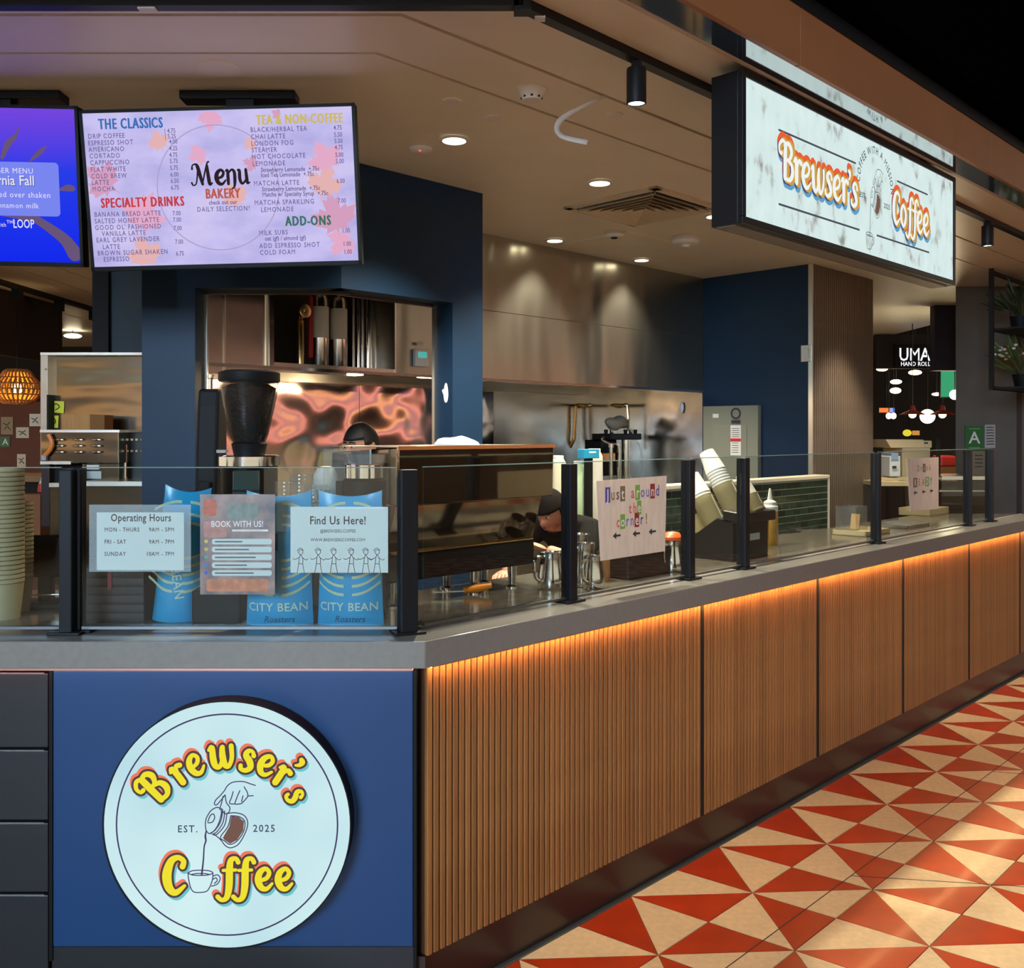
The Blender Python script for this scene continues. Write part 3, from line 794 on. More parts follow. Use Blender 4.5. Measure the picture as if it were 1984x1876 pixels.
ART = [[(1120, 668), (1080, 655), (1030, 640), (960, 645), (920, 672), (900, 705), (868, 742), (840, 770), (828, 798), (845, 806), (882, 765), (905, 735)],
       [(962, 712), (950, 755), (936, 795), (975, 800)], [(1010, 705), (988, 756), (976, 798), (1002, 801)], [(1040, 678), (1062, 716), (1066, 745), (1046, 772), (1022, 796), (1002, 800)],
       [(1066, 743), (1105, 741)], [(1032, 742), (1022, 784)], [(890, 745), (880, 790), (866, 838)], [(905, 735), (914, 790), (938, 825), (930, 860), (900, 868), (880, 832)],
       [(770, 902), (800, 852), (840, 826), (868, 832), (878, 868), (850, 958), (802, 1010), (772, 992), (764, 945), (770, 902)], [(782, 925), (800, 882), (822, 872), (830, 900), (812, 930), (782, 934)],
       [(888, 842), (874, 922), (834, 986), (802, 1006)], [(902, 850), (890, 930), (846, 998), (812, 1016)], [(918, 868), (902, 950), (852, 1012), (822, 1022)],
       [(915, 868), (980, 863), (1040, 882), (1066, 932), (1050, 1002), (1002, 1084), (948, 1112), (908, 1098), (870, 1052), (822, 1012)],
       [(945, 884), (925, 960), (872, 1036), (902, 1064), (940, 1088), (992, 1062), (1038, 992), (1044, 922), (1002, 890), (945, 884)],
       [(640, 1292), (646, 1342), (662, 1402), (690, 1429), (762, 1426), (790, 1402), (814, 1342), (818, 1292)],
       [(640, 1292), (670, 1276), (728, 1272), (790, 1276), (818, 1292), (780, 1306), (728, 1309), (672, 1306), (640, 1292)], [(664, 1303), (700, 1296), (760, 1296), (796, 1303)],
       [(818, 1314), (850, 1305), (870, 1330), (850, 1370), (808, 1386)], [(820, 1336), (840, 1326), (848, 1346), (828, 1367)]]
STREAM = [(770, 992, 9), (764, 1030, 13), (768, 1062, 12), (756, 1104, 10), (750, 1200, 11), (738, 1304, 13)]
COFFEE = [(950, 886), (1002, 894), (1040, 924), (1034, 990), (990, 1058), (940, 1083), (902, 1058), (888, 1042), (934, 962)]
def carafe(par, f, k, y, wd=7.5, pre=''):
    m = MB(); line_art(m, ART, wd, y, f)
    ribbon(m, [(a, b, c) for a, b, c in STREAM], 0, y, 5, f)
    m.build('carafe_drawing', GV if not pre else glow('lit_grey_line', srgb(96, 100, 108)), par)['kind'] = 'stuff'
    m = MB(); m.add([(*[f(a, b)[0]], y+.0002, f(a, b)[1]) for a, b in COFFEE], [tuple(range(len(COFFEE)))]); m.build('coffee_fill', GB, par)
carafe(logo, LG, KL, -.0012)
m = MB(); x, z = LG(640, 1002); put_text(m, 'EST.', x, z, 72*KL, -.0012, 'C', .95, 1.22, 1)
x, z = LG(1186, 998); put_text(m, '2025', x, z, 72*KL, -.0012, 'C', .95, 1.22, 1); m.build('date_lettering', glow('lit_slate', srgb(62, 72, 92)), logo)['kind'] = 'stuff'

# ================================================================ hanging lightbox sign
VS = -.353
u_l, z_t = UZ(1443, 149, VS); u_r, _ = UZ(1846, 345, VS); _, z_b = UZ(1443, 420, VS)
SLn = u_r-u_l; SHt = z_t-z_b
sign = thing('hanging_lightbox', 'long glowing hanging sign box with a weathered white face', 'sign', B(u_l, VS, z_b), PI/4)
FRW = .022
for x0, x1, z0, z1 in ((-FRW, SLn+FRW, SHt, SHt+FRW), (-FRW, SLn+FRW, -FRW, 0), (-FRW, 0, 0, SHt), (SLn, SLn+FRW, 0, SHt)):
    MB().box(x0, x1, -.006, .012, z0, z1).build('face_frame', M_black, sign, bev=.002)
MB().box(-FRW, SLn+FRW, .012, .115, -FRW, SHt+FRW).build('box_body', M_black, sign, bev=.003)
MB().box(-.01, SLn+.01, .03, .1, -FRW-.003, -FRW).build('underside_plate', mat('sign_underside', srgb(110, 104, 96), .5), sign)
M_marble = cloud_glow('lit_weathered_face', [(.30, srgb(140, 142, 134)), (.37, srgb(196, 206, 202)), (.43, srgb(214, 234, 232)), (.8, srgb(226, 244, 242))], .98, 15.0, 12, (1, 1, .55))
MB().box(0, SLn, .0, .004, 0, SHt).build('face', M_marble, sign)
def SG(cx, cy):
    u, z = UZ(1440+cx/4.839, 220+cy/4.839, VS); return u-u_l, z-z_b
GD = glow('lit_rule', srgb(74, 78, 88)); GW = glow('lit_white', srgb(240, 244, 240)); GO = glow('lit_gold', srgb(206, 160, 74)); GRd = glow('lit_orange_red', srgb(232, 98, 52)); GBl = glow('lit_blue', srgb(96, 158, 200)); GDk = glow('lit_navy', srgb(70, 74, 110))
m = MB()
for a, b in (((330, 152), (1055, 468)), ((1440, 632), (1728, 762)), ((330, 848), (1090, 1092)), ((1250, 1142), (1742, 1304))):
    p, q = SG(*a), SG(*b); ribbon(m, [(p[0], p[1], .0075), ((p[0]+q[0])/2, (p[1]+q[1])/2, .0075), (q[0], q[1], .0075)], 0, -.0006, 2, cap=False)
m.build('rules', GD, sign)['kind'] = 'stuff'
def word(par, txt, x0, x1, z, xh, layers, wf=1.0):
    adv = sum(GL[c][0] for c in txt)
    sx = (x1-x0)/(adv*xh)
    x = x0
    for c in txt:
        letter(par, c, x, z, xh, 0, layers, sx); x += GL[c][0]*xh*sx
LAY = (('blue_shadow', GBl, .10, .004, -.014, -.0006), ('red_shadow', GRd, .10, -.002, .014, -.0008), ('navy_edge', GDk, .06, -.004, -.004, -.001), ('gold_edge', GO, .06, .006, .0, -.0013), ('letter', GW, -.02, -.006, 0, -.0017))
xa, za = SG(330, 655); xb, zb_ = SG(1082, 860)
_, zr1 = SG(500, 455); _, zr0 = SG(500, 690)
word(sign, "Brewser's", xa+.02, xb, (SG(505, 678)[1]+SG(930, 822)[1])/2, .090, LAY)
xa, _ = SG(1400, 1000); xb, _ = SG(1745, 1100)
word(sign, "Coffee", xa, xb, (SG(1440, 1062)[1]+SG(1690, 1112)[1])/2, .094, LAY)
ac = SG(1238, 700); htop = SG(1250, 515)[1]; cbot = SG(1180, 1272)[1]; kx = (SG(1310, 600)[0]-SG(1165, 1100)[0])/(1120-728); kz = (htop-cbot)/(1430-638)
x728 = SG(1180, 1150)[0]
carafe(sign, lambda a, b: (x728+(a-728)*kx*.9, cbot+(1430-b)*kz), 1, -.0008, 7.0, 's')
m = MB(); c0 = SG(1242, 700); top_ = SG(1242, 360)
put_text(m, 'COFFEE WITH A MISSION', c0[0], top_[1]-.155, .042, -.0008, 'C', .80, 1.16, 1, arc=.145)
p = SG(1120, 790); put_text(m, 'EST.', p[0], p[1], .03, -.0008, 'C', 1, 1, 1); p = SG(1345, 895); put_text(m, '2025', p[0], p[1], .03, -.0008, 'C', 1, 1, 1)
m.build('small_lettering', GD, sign)['kind'] = 'stuff'
bracket = MB(); bracket.box(.2, .26, .03, .09, SHt+FRW, SHt+FRW+.03); bracket.box(SLn-.3, SLn-.24, .03, .09, SHt+FRW, SHt+FRW+.03); 
o = bracket.build('hanger', M_black, sign); o['kind'] = 'stuff'

# ================================================================ menu screens
TW, THt = .962, .552
def tvmap(cx, cy):
    TL, TR, BR, BL = (440, 100), (1880, 68), (1918, 905), (497, 930)
    a = b = .5
    for _ in range(12):
        xl_ = TL[0]+(BL[0]-TL[0])*b; xr_ = TR[0]+(BR[0]-TR[0])*b; a = (cx-xl_)/(xr_-xl_)
        yt = TL[1]+(TR[1]-TL[1])*a; yb = BL[1]+(BR[1]-BL[1])*a; b = (cy-yt)/(yb-yt)
    return (a-.5)*(TW-.022), (.5-b)*(THt-.022)
def screen(label, centre, rot, face):
    t = thing('menu_screen', label, 'screen', centre)
    t.rotation_euler = rot
    MB().box(-TW/2, TW/2, 0, .045, -THt/2, THt/2).build('case', M_blackm, t, bev=.004)
    for x0, x1, z0, z1 in ((-TW/2, TW/2, THt/2-.011, THt/2), (-TW/2, TW/2, -THt/2, -THt/2+.014), (-TW/2, -TW/2+.011, -THt/2, THt/2), (TW/2-.011, TW/2, -THt/2, THt/2)):
        MB().box(x0, x1, -.006, 0, z0, z1).build('bezel', M_blackg, t)
    MB().box(-TW/2+.011, TW/2-.011, -.002, 0, -THt/2+.014, THt/2-.011).build('display', face, t)
    return t
tvc = (W(157, 216, 3.27)+W(688, 203, 3.27)+W(697, 512, 3.33)+W(177, 522, 3.33))/4
rotTV = (R(7.5), R(-1.35), R(-.6))
M_menu = cloud_glow('menu_screen_paper', [(.3, srgb(176, 172, 226)), (.55, srgb(200, 192, 240)), (.75, srgb(214, 204, 240))], 1.0, 5, 6, (1, 1, 2))
tv = screen('menu screen listing coffees and teas below the ceiling', tvc, rotTV, M_menu)
leaf = [(0, -1.1), (.06, -.5), (.5, -.62), (.42, -.4), (.9, -.2), (.78, -.05), (.98, .3), (.62, .28), (.55, .45), (.3, .28), (.36, .8), (.18, .7), (0, 1.05), (-.18, .7), (-.36, .8), (-.3, .28), (-.55, .45), (-.62, .28), (-.98, .3), (-.78, -.05), (-.9, -.2), (-.42, -.4), (-.5, -.62), (-.06, -.5)]
GLf = [glow('screen_leaf_pink', srgb(226, 170, 200)), glow('screen_leaf_peach', srgb(228, 178, 178)), glow('screen_leaf_rose', srgb(212, 158, 190))]
for k, (cx, cy, r, a) in enumerate(((1125, 128, 58, 3.0), (848, 250, 52, .4), (545, 455, 92, .9), (762, 640, 105, -.5), (770, 855, 84, .3), (1480, 105, 26, 1), (1740, 345, 84, .5), (1735, 480, 84, -.3), (1790, 660, 105, .2), (1830, 800, 72, 2.4), (1260, 545, 62, .6), (1345, 370, 40, 1.2), (1060, 320, 50, 2), (1340, 265, 34, 2.2))):
    x, z = tvmap(cx, cy); m = MB(); ks = .00067*r*1.2; ca, sa = math.cos(a), math.sin(a)
    pts = []
    for px, pz in leaf:
        X = x+(px*ca-pz*sa)*ks; Z = z+(px*sa+pz*ca)*ks
        pts.append((max(-TW/2+.012, min(TW/2-.012, X)), -.0024, max(-THt/2+.015, min(THt/2-.012, Z))))
    m.add([(x, -.0024, z)]+pts, [(0, 1+i, 1+(i+1) % len(pts)) for i in range(len(pts))])
    m.build('screen_leaf', GLf[k % 3], tv)
m = MB(); x, z = tvmap(1165, 500)
m.lathe([(.212, .0026), (.216, .0026)], 64, (x, -z, 0) if False else (0, 0, 0), M=Matrix.Translation((x, 0, z)) @ Mx90, cap=False); m.build('screen_ring', glow('screen_ring', srgb(178, 160, 202)), tv)
def tvtext(nm, rows, col, size, sx, sp, bold=1, y=-.003):
    m = MB()
    for body, cx, cy in rows:
        x, z = tvmap(cx, cy)
        for q in ((0, .0014, .0028) if 'heading' in nm else (0,)): put_text(m, body, x+q, z, size, y-q*.02, 'L', sx, sp, bold)
    m.build(nm, col, tv)['kind'] = 'stuff'
tvtext('heading_lettering', [('THE CLASSICS', 527, 183)], glow('scr_blue', srgb(60, 110, 180)), .050, .62, 1.15)
tvtext('heading_lettering', [('SPECIALTY DRINKS', 535, 603)], glow('scr_red', srgb(196, 62, 72)), .047, .62, 1.18)
tvtext('heading_lettering', [('TEA & NON-COFFEE', 1370, 163)], glow('scr_gold', srgb(206, 184, 100)), .046, .64, 1.12)
tvtext('heading_lettering', [('ADD-ONS', 1525, 708)], glow('scr_green', srgb(62, 112, 96)), .047, .66, 1.15)
tvtext('heading_lettering', [('BAKERY', 1097, 557)], glow('scr_rust', srgb(184, 92, 78)), .048, .64, 1.12)
items = [('DRIP COFFEE', 470, 233), ('ESPRESSO SHOT', 470, 269), ('AMERICANO', 473, 303), ('CORTADO', 477, 338), ('CAPPUCCINO', 480, 374), ('FLAT WHITE', 482, 410), ('COLD BREW', 485, 446), ('LATTE', 487, 480), ('MOCHA', 490, 515),
         ('BANANA BREAD LATTE', 499, 652), ('SALTED HONEY LATTE', 500, 688), ("GOOD OL' FASHIONED", 502, 723), ('VANILLA LATTE', 538, 756), ('EARL GREY LAVENDER', 508, 791), ('LATTE', 542, 828), ('BROWN SUGAR SHAKEN', 514, 862), ('ESPRESSO', 546, 896),
         ('BLACK/HERBAL TEA', 1340, 203), ('CHAI LATTE', 1342, 240), ('LONDON FOG', 1344, 276), ('STEAMER', 1346, 311), ('HOT CHOCOLATE', 1348, 346), ('LEMONADE', 1350, 384), ('MATCHA LATTE', 1356, 490), ('MATCHA SPARKLING', 1360, 594), ('LEMONADE', 1395, 632),
         ('MILK SUBS', 1384, 758), ('ADD ESPRESSO SHOT', 1386, 829), ('COLD FOAM', 1388, 866), ('DAILY SELECTION!', 1052, 628)]
prices = [('| 4.75', 880, 205), ('| 5.25', 882, 234), ('4.00', 905, 262), ('4.25', 905, 298), ('4.75', 905, 333), ('5.75', 907, 366), ('5.75', 908, 402), ('6.00', 910, 438), ('6.50', 911, 472), ('6.75', 912, 508),
          ('7.00', 920, 647), ('7.00', 922, 682), ('7.00', 925, 728), ('7.00', 932, 802), ('6.75', 936, 866), ('4.75', 1784, 193), ('5.50', 1786, 230), ('5.50', 1788, 264), ('4.75', 1790, 298), ('5.00', 1793, 338), ('5.00', 1795, 372), ('6.00', 1800, 478), ('7.00', 1806, 585), ('1.00', 1828, 748), ('1.00', 1834, 820), ('1.00', 1838, 864)]
tvtext('item_lettering', items, glow('scr_ink', srgb(108, 98, 150)), .0235, .80, 1.18)
tvtext('price_lettering', prices, MATS['scr_ink'], .022, .78, 1.0)
tvtext('note_lettering', [('Strawberry Lemonade  +.75c', 1395, 416), ('Iced Tea Lemonade  +.75c', 1395, 444), ('Strawberry Lemonade  +.75c', 1400, 520), ('Matcha w/ Specialty Syrup  +.75c', 1402, 549), ('oat (gf) / almond (gf)', 1415, 788), ('check out our', 1115, 590)], glow('scr_ink2', srgb(96, 82, 130)), .0215, .80, 1.0)
x, z = tvmap(1040, 484); word(tv, 'Menu', x, x+.198, z, .050, (('letter', glow('scr_dark', srgb(44, 34, 40)), 0, 0, 0, -.0032),), 1.0)
# ceiling mount of the menu screen
mt_ = thing('screen_mount', 'black ceiling bracket above the menu screen', 'bracket', (0, 0, 0))
pm = W(472, 196, 3.42)
MB().box(pm.x-.215, pm.x+.2, 3.36, 3.44, ZC-.03, ZC).build('ceiling_plate', M_black, mt_, bev=.004)
MB().box(pm.x-.05, pm.x+.05, 3.37, 3.42, ZC-.25, ZC-.03).build('mount_arm', M_black, mt_)
# promo screen to the left
tv2c = tvc+Vector((-TW-.004-.012, .0, .012))
M_promo = bpy.data.materials.new('promo_screen_sky'); M_promo.use_nodes = True
nt = M_promo.node_tree; nt.nodes.clear()
tc = nt.nodes.new('ShaderNodeTexCoord'); sp_ = nt.nodes.new('ShaderNodeSeparateXYZ'); mr = nt.nodes.new('ShaderNodeMapRange'); rp = nt.nodes.new('ShaderNodeValToRGB'); em = nt.nodes.new('ShaderNodeEmission'); ou = nt.nodes.new('ShaderNodeOutputMaterial')
mr.inputs['From Min'].default_value = -.28; mr.inputs['From Max'].default_value = .28
rp.color_ramp.elements[0].color = (*srgb(16, 40, 236), 1); rp.color_ramp.elements[1].color = (*srgb(120, 70, 220), 1); e_ = rp.color_ramp.elements.new(.6); e_.color = (*srgb(40, 60, 232), 1)
nt.links.new(tc.outputs['Object'], sp_.inputs[0]); nt.links.new(sp_.outputs['Z'], mr.inputs[0]); nt.links.new(mr.outputs[0], rp.inputs[0]); nt.links.new(rp.outputs[0], em.inputs[0]); nt.links.new(em.outputs[0], ou.inputs[0])
tv2 = screen('blue promotional screen at the left picture edge', tv2c, (R(7.5), R(1.0), R(.6)), M_promo)
def promo(cx, cy):                      # crop pixels of the visible right part
    xr_ = 395+(cy-75)*(38/830.); return TW/2-.011-(xr_-cx)*.00067, THt/2-.011-(cy-80)*.00067
GWt = glow('scr_white', srgb(226, 226, 250))
m = MB()
def rrect(mb, x0, x1, z0, z1, r, y):
    pts = []
    for cx, cz, a0 in ((x1-r, z1-r, 0), (x0+r, z1-r, 90), (x0+r, z0+r, 180), (x1-r, z0+r, 270)):
        for k in range(6): pts.append((cx+r*math.cos(R(a0+18*k)), y, cz+r*math.sin(R(a0+18*k))))
    mb.add(pts, [tuple(range(len(pts)))[::-1]])
p, q = promo(-330, 628), promo(312, 352); rrect(m, p[0], q[0], p[1], q[1], .014, -.0026); m.build('text_card', glow('scr_card', srgb(122, 134, 240)), tv2)
GBr = glow('scr_palm', srgb(104, 84, 120)); m = MB()
for st in ([(190, 640, 40), (270, 690, 48), (350, 750, 60), (430, 820, 78)], [(20, 330, 20), (50, 260, 34), (85, 225, 22), (108, 178, 6)], [(165, 345, 8), (205, 310, 26), (232, 285, 20), (250, 268, 4)], [(315, 490, 8), (360, 480, 34), (405, 482, 30)], [(-160, 560, 26), (-60, 600, 30), (60, 620, 34), (190, 640, 40)]):
    P = []
    for a, b, c in st:
        x, z = promo(a, b); P.append((min(x, TW/2-.03), z, c*.00067))
    ribbon(m, P, 0, -.0023, 6)
o = m.build('palm_picture', GBr, tv2); o['kind'] = 'stuff'
m = MB()
for body, cx, cy, sz, bold in (('NOVEMBER MENU', 185, 410, .026, 0), ('served over shaken', 275, 533, .028, 0), ('cinnamon milk', 212, 588, .026, 0), ('with', 42, 686, .02, 0), ('THE', 88, 668, .016, 1)):
    x, z = promo(cx, cy); put_text(m, body, x, z, sz, -.003, 'R', .95, 1.1, bold)
x, z = promo(188, 690); put_text(m, 'LOOP', x, z, .043, -.003, 'R', .66, 1.0, 1)
m.build('promo_lettering', GWt, tv2)['kind'] = 'stuff'
m = MB(); x, z = promo(190, 470); put_text(m, 'California Fall', x+.002, z-.002, .048, -.0028, 'R', .86, 1, 1); m.build('promo_title_shadow', GDk, tv2)['kind'] = 'stuff'
m = MB(); put_text(m, 'California Fall', x, z, .048, -.0031, 'R', .86, 1, 1); m.build('promo_title', GWt, tv2)['kind'] = 'stuff'
mt2 = thing('screen_mount', 'black ceiling bracket above the blue promotional screen', 'bracket', (0, 0, 0))
MB().box(-1.85, -1.62, 3.36, 3.44, ZC-.03, ZC).build('ceiling_plate', M_black, mt2, bev=.004)
MB().box(-1.85, -1.8, 3.37, 3.42, ZC-.25, ZC-.03).build('mount_arm', M_black, mt2)

# ================================================================ sheets taped to the glass
M_lam = clear('laminate_film', (.9, .95, .96), 1.45, .08, .22, (.72, .82, .84))
M_sheet = mat('pale_sheet', srgb(190, 208, 202), .6)
YP = YG-.0062
def Pm(px, py): p = W(px, py, YP); return p.x, p.z
def sheet(name, label, cat, x0, x1, y0, y1, mt, th=.0012, Y=YP):
    a, b = Pm(x0, y1), Pm(x1, y0)
    t = thing(name, label, cat, ((a[0]+b[0])/2, Y, (a[1]+b[1])/2))
    hw_, hh = (b[0]-a[0])/2, (b[1]-a[1])/2
    MB().box(-hw_, hw_, -th, 0, -hh, hh).build('sheet', mt, t)
    def loc(px, py):
        q = Pm(px, py); return q[0]-t.location.x, q[1]-t.location.z
    return t, loc
M_pr = mat('brown_print', srgb(84, 70, 66), .8); M_pr2 = mat('grey_print', srgb(110, 108, 104), .8)
t, L = sheet('hours_sheet', 'laminated opening hours sheet taped to the front glass', 'notice', 173, 370, 978, 1108, M_lam)
a, b = L(188, 1105), L(357, 993); MB().box(a[0], b[0], -.0022, -.0013, a[1], b[1]).build('paper', M_sheet, t)
m = MB(); x, z = L(274, 1010); put_text(m, 'Operating Hours', x, z, .030, -.0026, 'C', .78, 1.05, 1)
for i, (d, h) in enumerate((('MON - THURS', '9AM - 5PM'), ('FRI - SAT', '9AM - 7PM'), ('SUNDAY', '10AM - 7PM'))):
    x, z = L(203, 1030+i*23.5); put_text(m, d, x, z, .0165, -.0026, 'L', .84, 1.12, 1)
    x, z = L(339, 1030+i*23.5); put_text(m, h, x, z, .0165, -.0026, 'R', .84, 1.12, 1)
m.build('lettering', M_pr, t)['kind'] = 'stuff'
t, L = sheet('booking_flyer', 'booking flyer with photo backdrop and pale text bars on the front glass', 'flyer', 388, 533, 958, 1152, mat('flyer_photo', srgb(168, 140, 128), .4, c2=srgb(92, 92, 96), nscale=16))
m = MB(); x, z = L(460, 1021); put_text(m, 'BOOK WITH US!', x, z, .0245, -.0022, 'C', .80, 1, 1); m.build('lettering', mat('white_print', srgb(228, 230, 226), .6), t)['kind'] = 'stuff'
for i in range(5):
    m = MB(); a, b = L(411, 1055+i*15.2), L(527, 1044+i*15.2); rrect(m, a[0], b[0], a[1], b[1], .006, -.0022); m.build('text_bar', M_sheet, t)
    m = MB(); a, b = L(417, 1051+i*15.2), L(470+(i*13) % 30, 1048.2+i*15.2); m.box(a[0], b[0], -.0027, -.0024, a[1], b[1]); m.build('small_print', M_pr2, t)
    c = L(400, 1049+i*15.2); m = MB(); m.lathe([(0, .0024), (.0052, .0024)], 12, M=Matrix.Translation((c[0], 0, c[1])) @ Mx90, cap=False); m.build('icon_dot', mat('icon_%d' % i, ((.6, .5, .1), (.55, .45, .1), (.1, .35, .25), (.05, .2, .5), (.06, .12, .55))[i], .5), t)
for i, (x0, x1, y0, y1, c) in enumerate(((440, 500, 975, 1008, (128, 140, 132)), (395, 420, 968, 1000, (190, 110, 90)), (395, 440, 1010, 1042, (176, 132, 122)), (450, 520, 1026, 1030, (220, 220, 214)), (400, 520, 1122, 1146, (188, 128, 96)))):
    m = MB(); a, b = L(x0, y1), L(x1, y0); rrect(m, a[0], b[0], a[1], b[1], min(.008, (b[1]-a[1])*.4), -.0015-.0001*i); m.build('photo_patch', mat('photo_patch_%d' % i, srgb(*c), .6, noise=.2, nscale=40), t)
t, L = sheet('find_us_sheet', 'laminated find us sheet with sketched figures on the front glass', 'notice', 563, 752, 982, 1110, M_sheet)
m = MB(); x, z = L(655, 1016); put_text(m, 'Find Us Here!', x, z, .033, -.002, 'C', .80, 1.05, 1)
m.build('lettering', M_pr, t)['kind'] = 'stuff'
m = MB(); x, z = L(655, 1032); put_text(m, '@BREWSERS.COFFEE', x, z, .0125, -.002, 'C', .82, 1.05, 1)
x, z = L(655, 1049); put_text(m, 'WWW.BREWSERSCOFFEE.COM', x, z, .0125, -.002, 'C', .84, 1.05, 1); m.build('address_lettering', M_pr2, t)['kind'] = 'stuff'
fig = MB()
def fL(px, py): return L(px, py)
for k, fx in enumerate((580, 612, 640, 677, 703, 728)):
    for st in ([(0, -4), (3, -8), (8, -8), (9, -3), (5, 1), (0, -4)], [(4, 1), (2, 8), (1, 18), (-2, 36)], [(5, 1), (9, 9), (9, 20), (12, 36)], [(2, 6), (-6, 10), (-10, 8)], [(9, 7), (15, 11), (19, 9)], [(1, 18), (9, 19)], [(-2, -7), (4, -12), (10, -8)]):
        ribbon(fig, [(fx+a+(k*7 % 5)-2, 1074+b, 1.3) for a, b in st], 0, -.002, 4, fL)
o = fig.build('sketched_figures', M_pr2, t); o['kind'] = 'stuff'
MB().box(*(lambda a, b: (a[0], b[0], -.0024, -.0014, a[1], b[1]))(L(650, 985.5), L(745, 982.5))).build('tape', mat('clear_tape', srgb(210, 226, 230), .15), t)
# sheet on the slatted side: just around the corner
VQ = VG-.0062
def sheet_b(name, label, pts, mt, cat='notice'):
    q = [UZ(px, py, VQ) for px, py in pts]       # TL TR BR BL
    uc = sum(a for a, b in q)/4; zc = sum(b for a, b in q)/4
    t = thing(name, label, cat, B(uc, VQ, zc), PI/4)
    vs = [(a-uc, y, b-zc) for y in (-.0014, 0) for a, b in q]
    MB().add(vs, [(3, 2, 1, 0), (4, 5, 6, 7), (0, 1, 5, 4), (1, 2, 6, 5), (2, 3, 7, 6), (3, 0, 4, 7)]).build('sheet', mt, t)
    def loc(px, py):
        u, z = UZ(px, py, VQ); return u-uc, z-zc
    return t, loc
M_sb = mat('washed_paper', srgb(214, 196, 180), .6, noise=.08, nscale=14, stretch=(3, 1, .6))
t, L = sheet_b('corner_sign', 'laminated just around the corner sign taped to the slatted-side glass', ((1155, 932), (1291, 922), (1288, 1068), (1163, 1087)), M_sb)
cols = [srgb(86, 70, 150), srgb(130, 110, 50), srgb(90, 90, 96), srgb(120, 100, 80), srgb(214, 86, 80), srgb(214, 96, 90), srgb(120, 160, 70), srgb(90, 110, 170), srgb(120, 110, 180), srgb(140, 40, 40)]
def ransom(txt, px0, px1, py0, py1, h, start=0):
    n = len(txt)
    for k, c in enumerate(txt):
        if c == ' ': continue
        f = (k+.5)/n; x, z = L(px0+(px1-px0)*f, py0+(py1-py0)*f)
        colr = cols[(k+start) % len(cols)]
        nm = 'ransom_%d' % ((k+start) % len(cols))
        blk = (k+start) % 3 == 0
        wd = abs(L(px1, py1)[0]-L(px0, py0)[0])/n
        m = MB()
        if blk:
            m.box(x-wd*.48, x+wd*.48, -.0019, -.0015, z-h*.18, z+h*.95); m.build('letter_block', mat(nm, colr, .7), t)
            m = MB(); put_text(m, c, x, z, h*1.15, -.0024, 'C', .8, 1, 1); m.build('letter', M_paper, t)
        else:
            put_text(m, c, x, z, h*1.2, -.0022, 'C', .8, 1, 1); m.build('letter', mat(nm, colr, .7), t)
ransom('Just around', 1172, 1278, 970, 960, .048); ransom('the', 1216, 1242, 995, 992, .044, 4); ransom('corner!', 1192, 1256, 1022, 1014, .046, 5)
def arrows(pts, s):
    for px, py in pts:
        x, z = L(px, py); m = MB()
        m.box(x-s*.4, x+s*1.0, -.0022, -.0016, z-s*.16, z+s*.16)
        m.add([(x-s, -.002, z), (x-s*.1, -.002, z+s*.55), (x-s*.1, -.002, z-s*.55)], [(0, 2, 1)]); m.build('arrow', M_ink, t)
arrows(((1194, 1038), (1232, 1034), (1263, 1030)), .022)
t, L = sheet_b('drinks_sign', 'pale drinks sign with three arrows taped to the far glass', ((1757, 889), (1818, 886), (1818, 986), (1763, 991)), M_sb)
ransom('Drink', 1776, 1804, 914, 911, .042, 1); ransom('READY', 1769, 1807, 942, 938, .046, 3)
arrows(((1773, 955), (1789, 953), (1804, 951)), .024)
# ================================================================ things on the logo side of the counter
M_bag = mat('blue_bag_film', srgb(36, 160, 214), .3, noise=.05, nscale=10, bump=.35, bscale=9, bdist=.02, coat=.2)
M_bag2 = mat('blue_bag_print', srgb(190, 206, 170), .5)
M_bagt = mat('bag_text', srgb(206, 220, 200), .5); M_bagd = mat('bag_script', srgb(24, 70, 104), .5)
def bag_mesh(wd, h, d):
    mb = MB(); nx, nz = 12, 16
    for side in (-1, 1):
        vs = []
        for j in range(nz+1):
            f = j/nz
            for i in range(nx+1):
                g = i/nx*2-1
                ww = wd/2*(1.03-.06*math.sin(f*PI)-(.04 if f > .93 else 0))
                prof = min(1, (1-f)*3.2)*min(1, .75+f*2)
                th = d/2*prof*(1-abs(g)**3)+.004
                zz = h*f+(.018*abs(g)**2-.006 if j == nz else 0)
                vs.append((g*ww, side*th, zz))
        fs = []
        for j in range(nz):
            for i in range(nx):
                a = j*(nx+1)+i
                q = (a, a+1, a+nx+2, a+nx+1)
                fs.append(q if side < 0 else q[::-1])
        mb.add(vs, fs)
    n = (nx+1)*(nz+1)
    for j in range(nz):
        for i in (0, nx):
            a = j*(nx+1)+i; q = (a, a+nx+1, n+a+nx+1, n+a); mb.f.append(q if i == 0 else q[::-1])
    for i in range(nx):
        mb.f.append((i, n+i, n+i+1, i+1)); a = nz*(nx+1)+i; mb.f.append((a, a+1, n+a+1, n+a))
    return mb
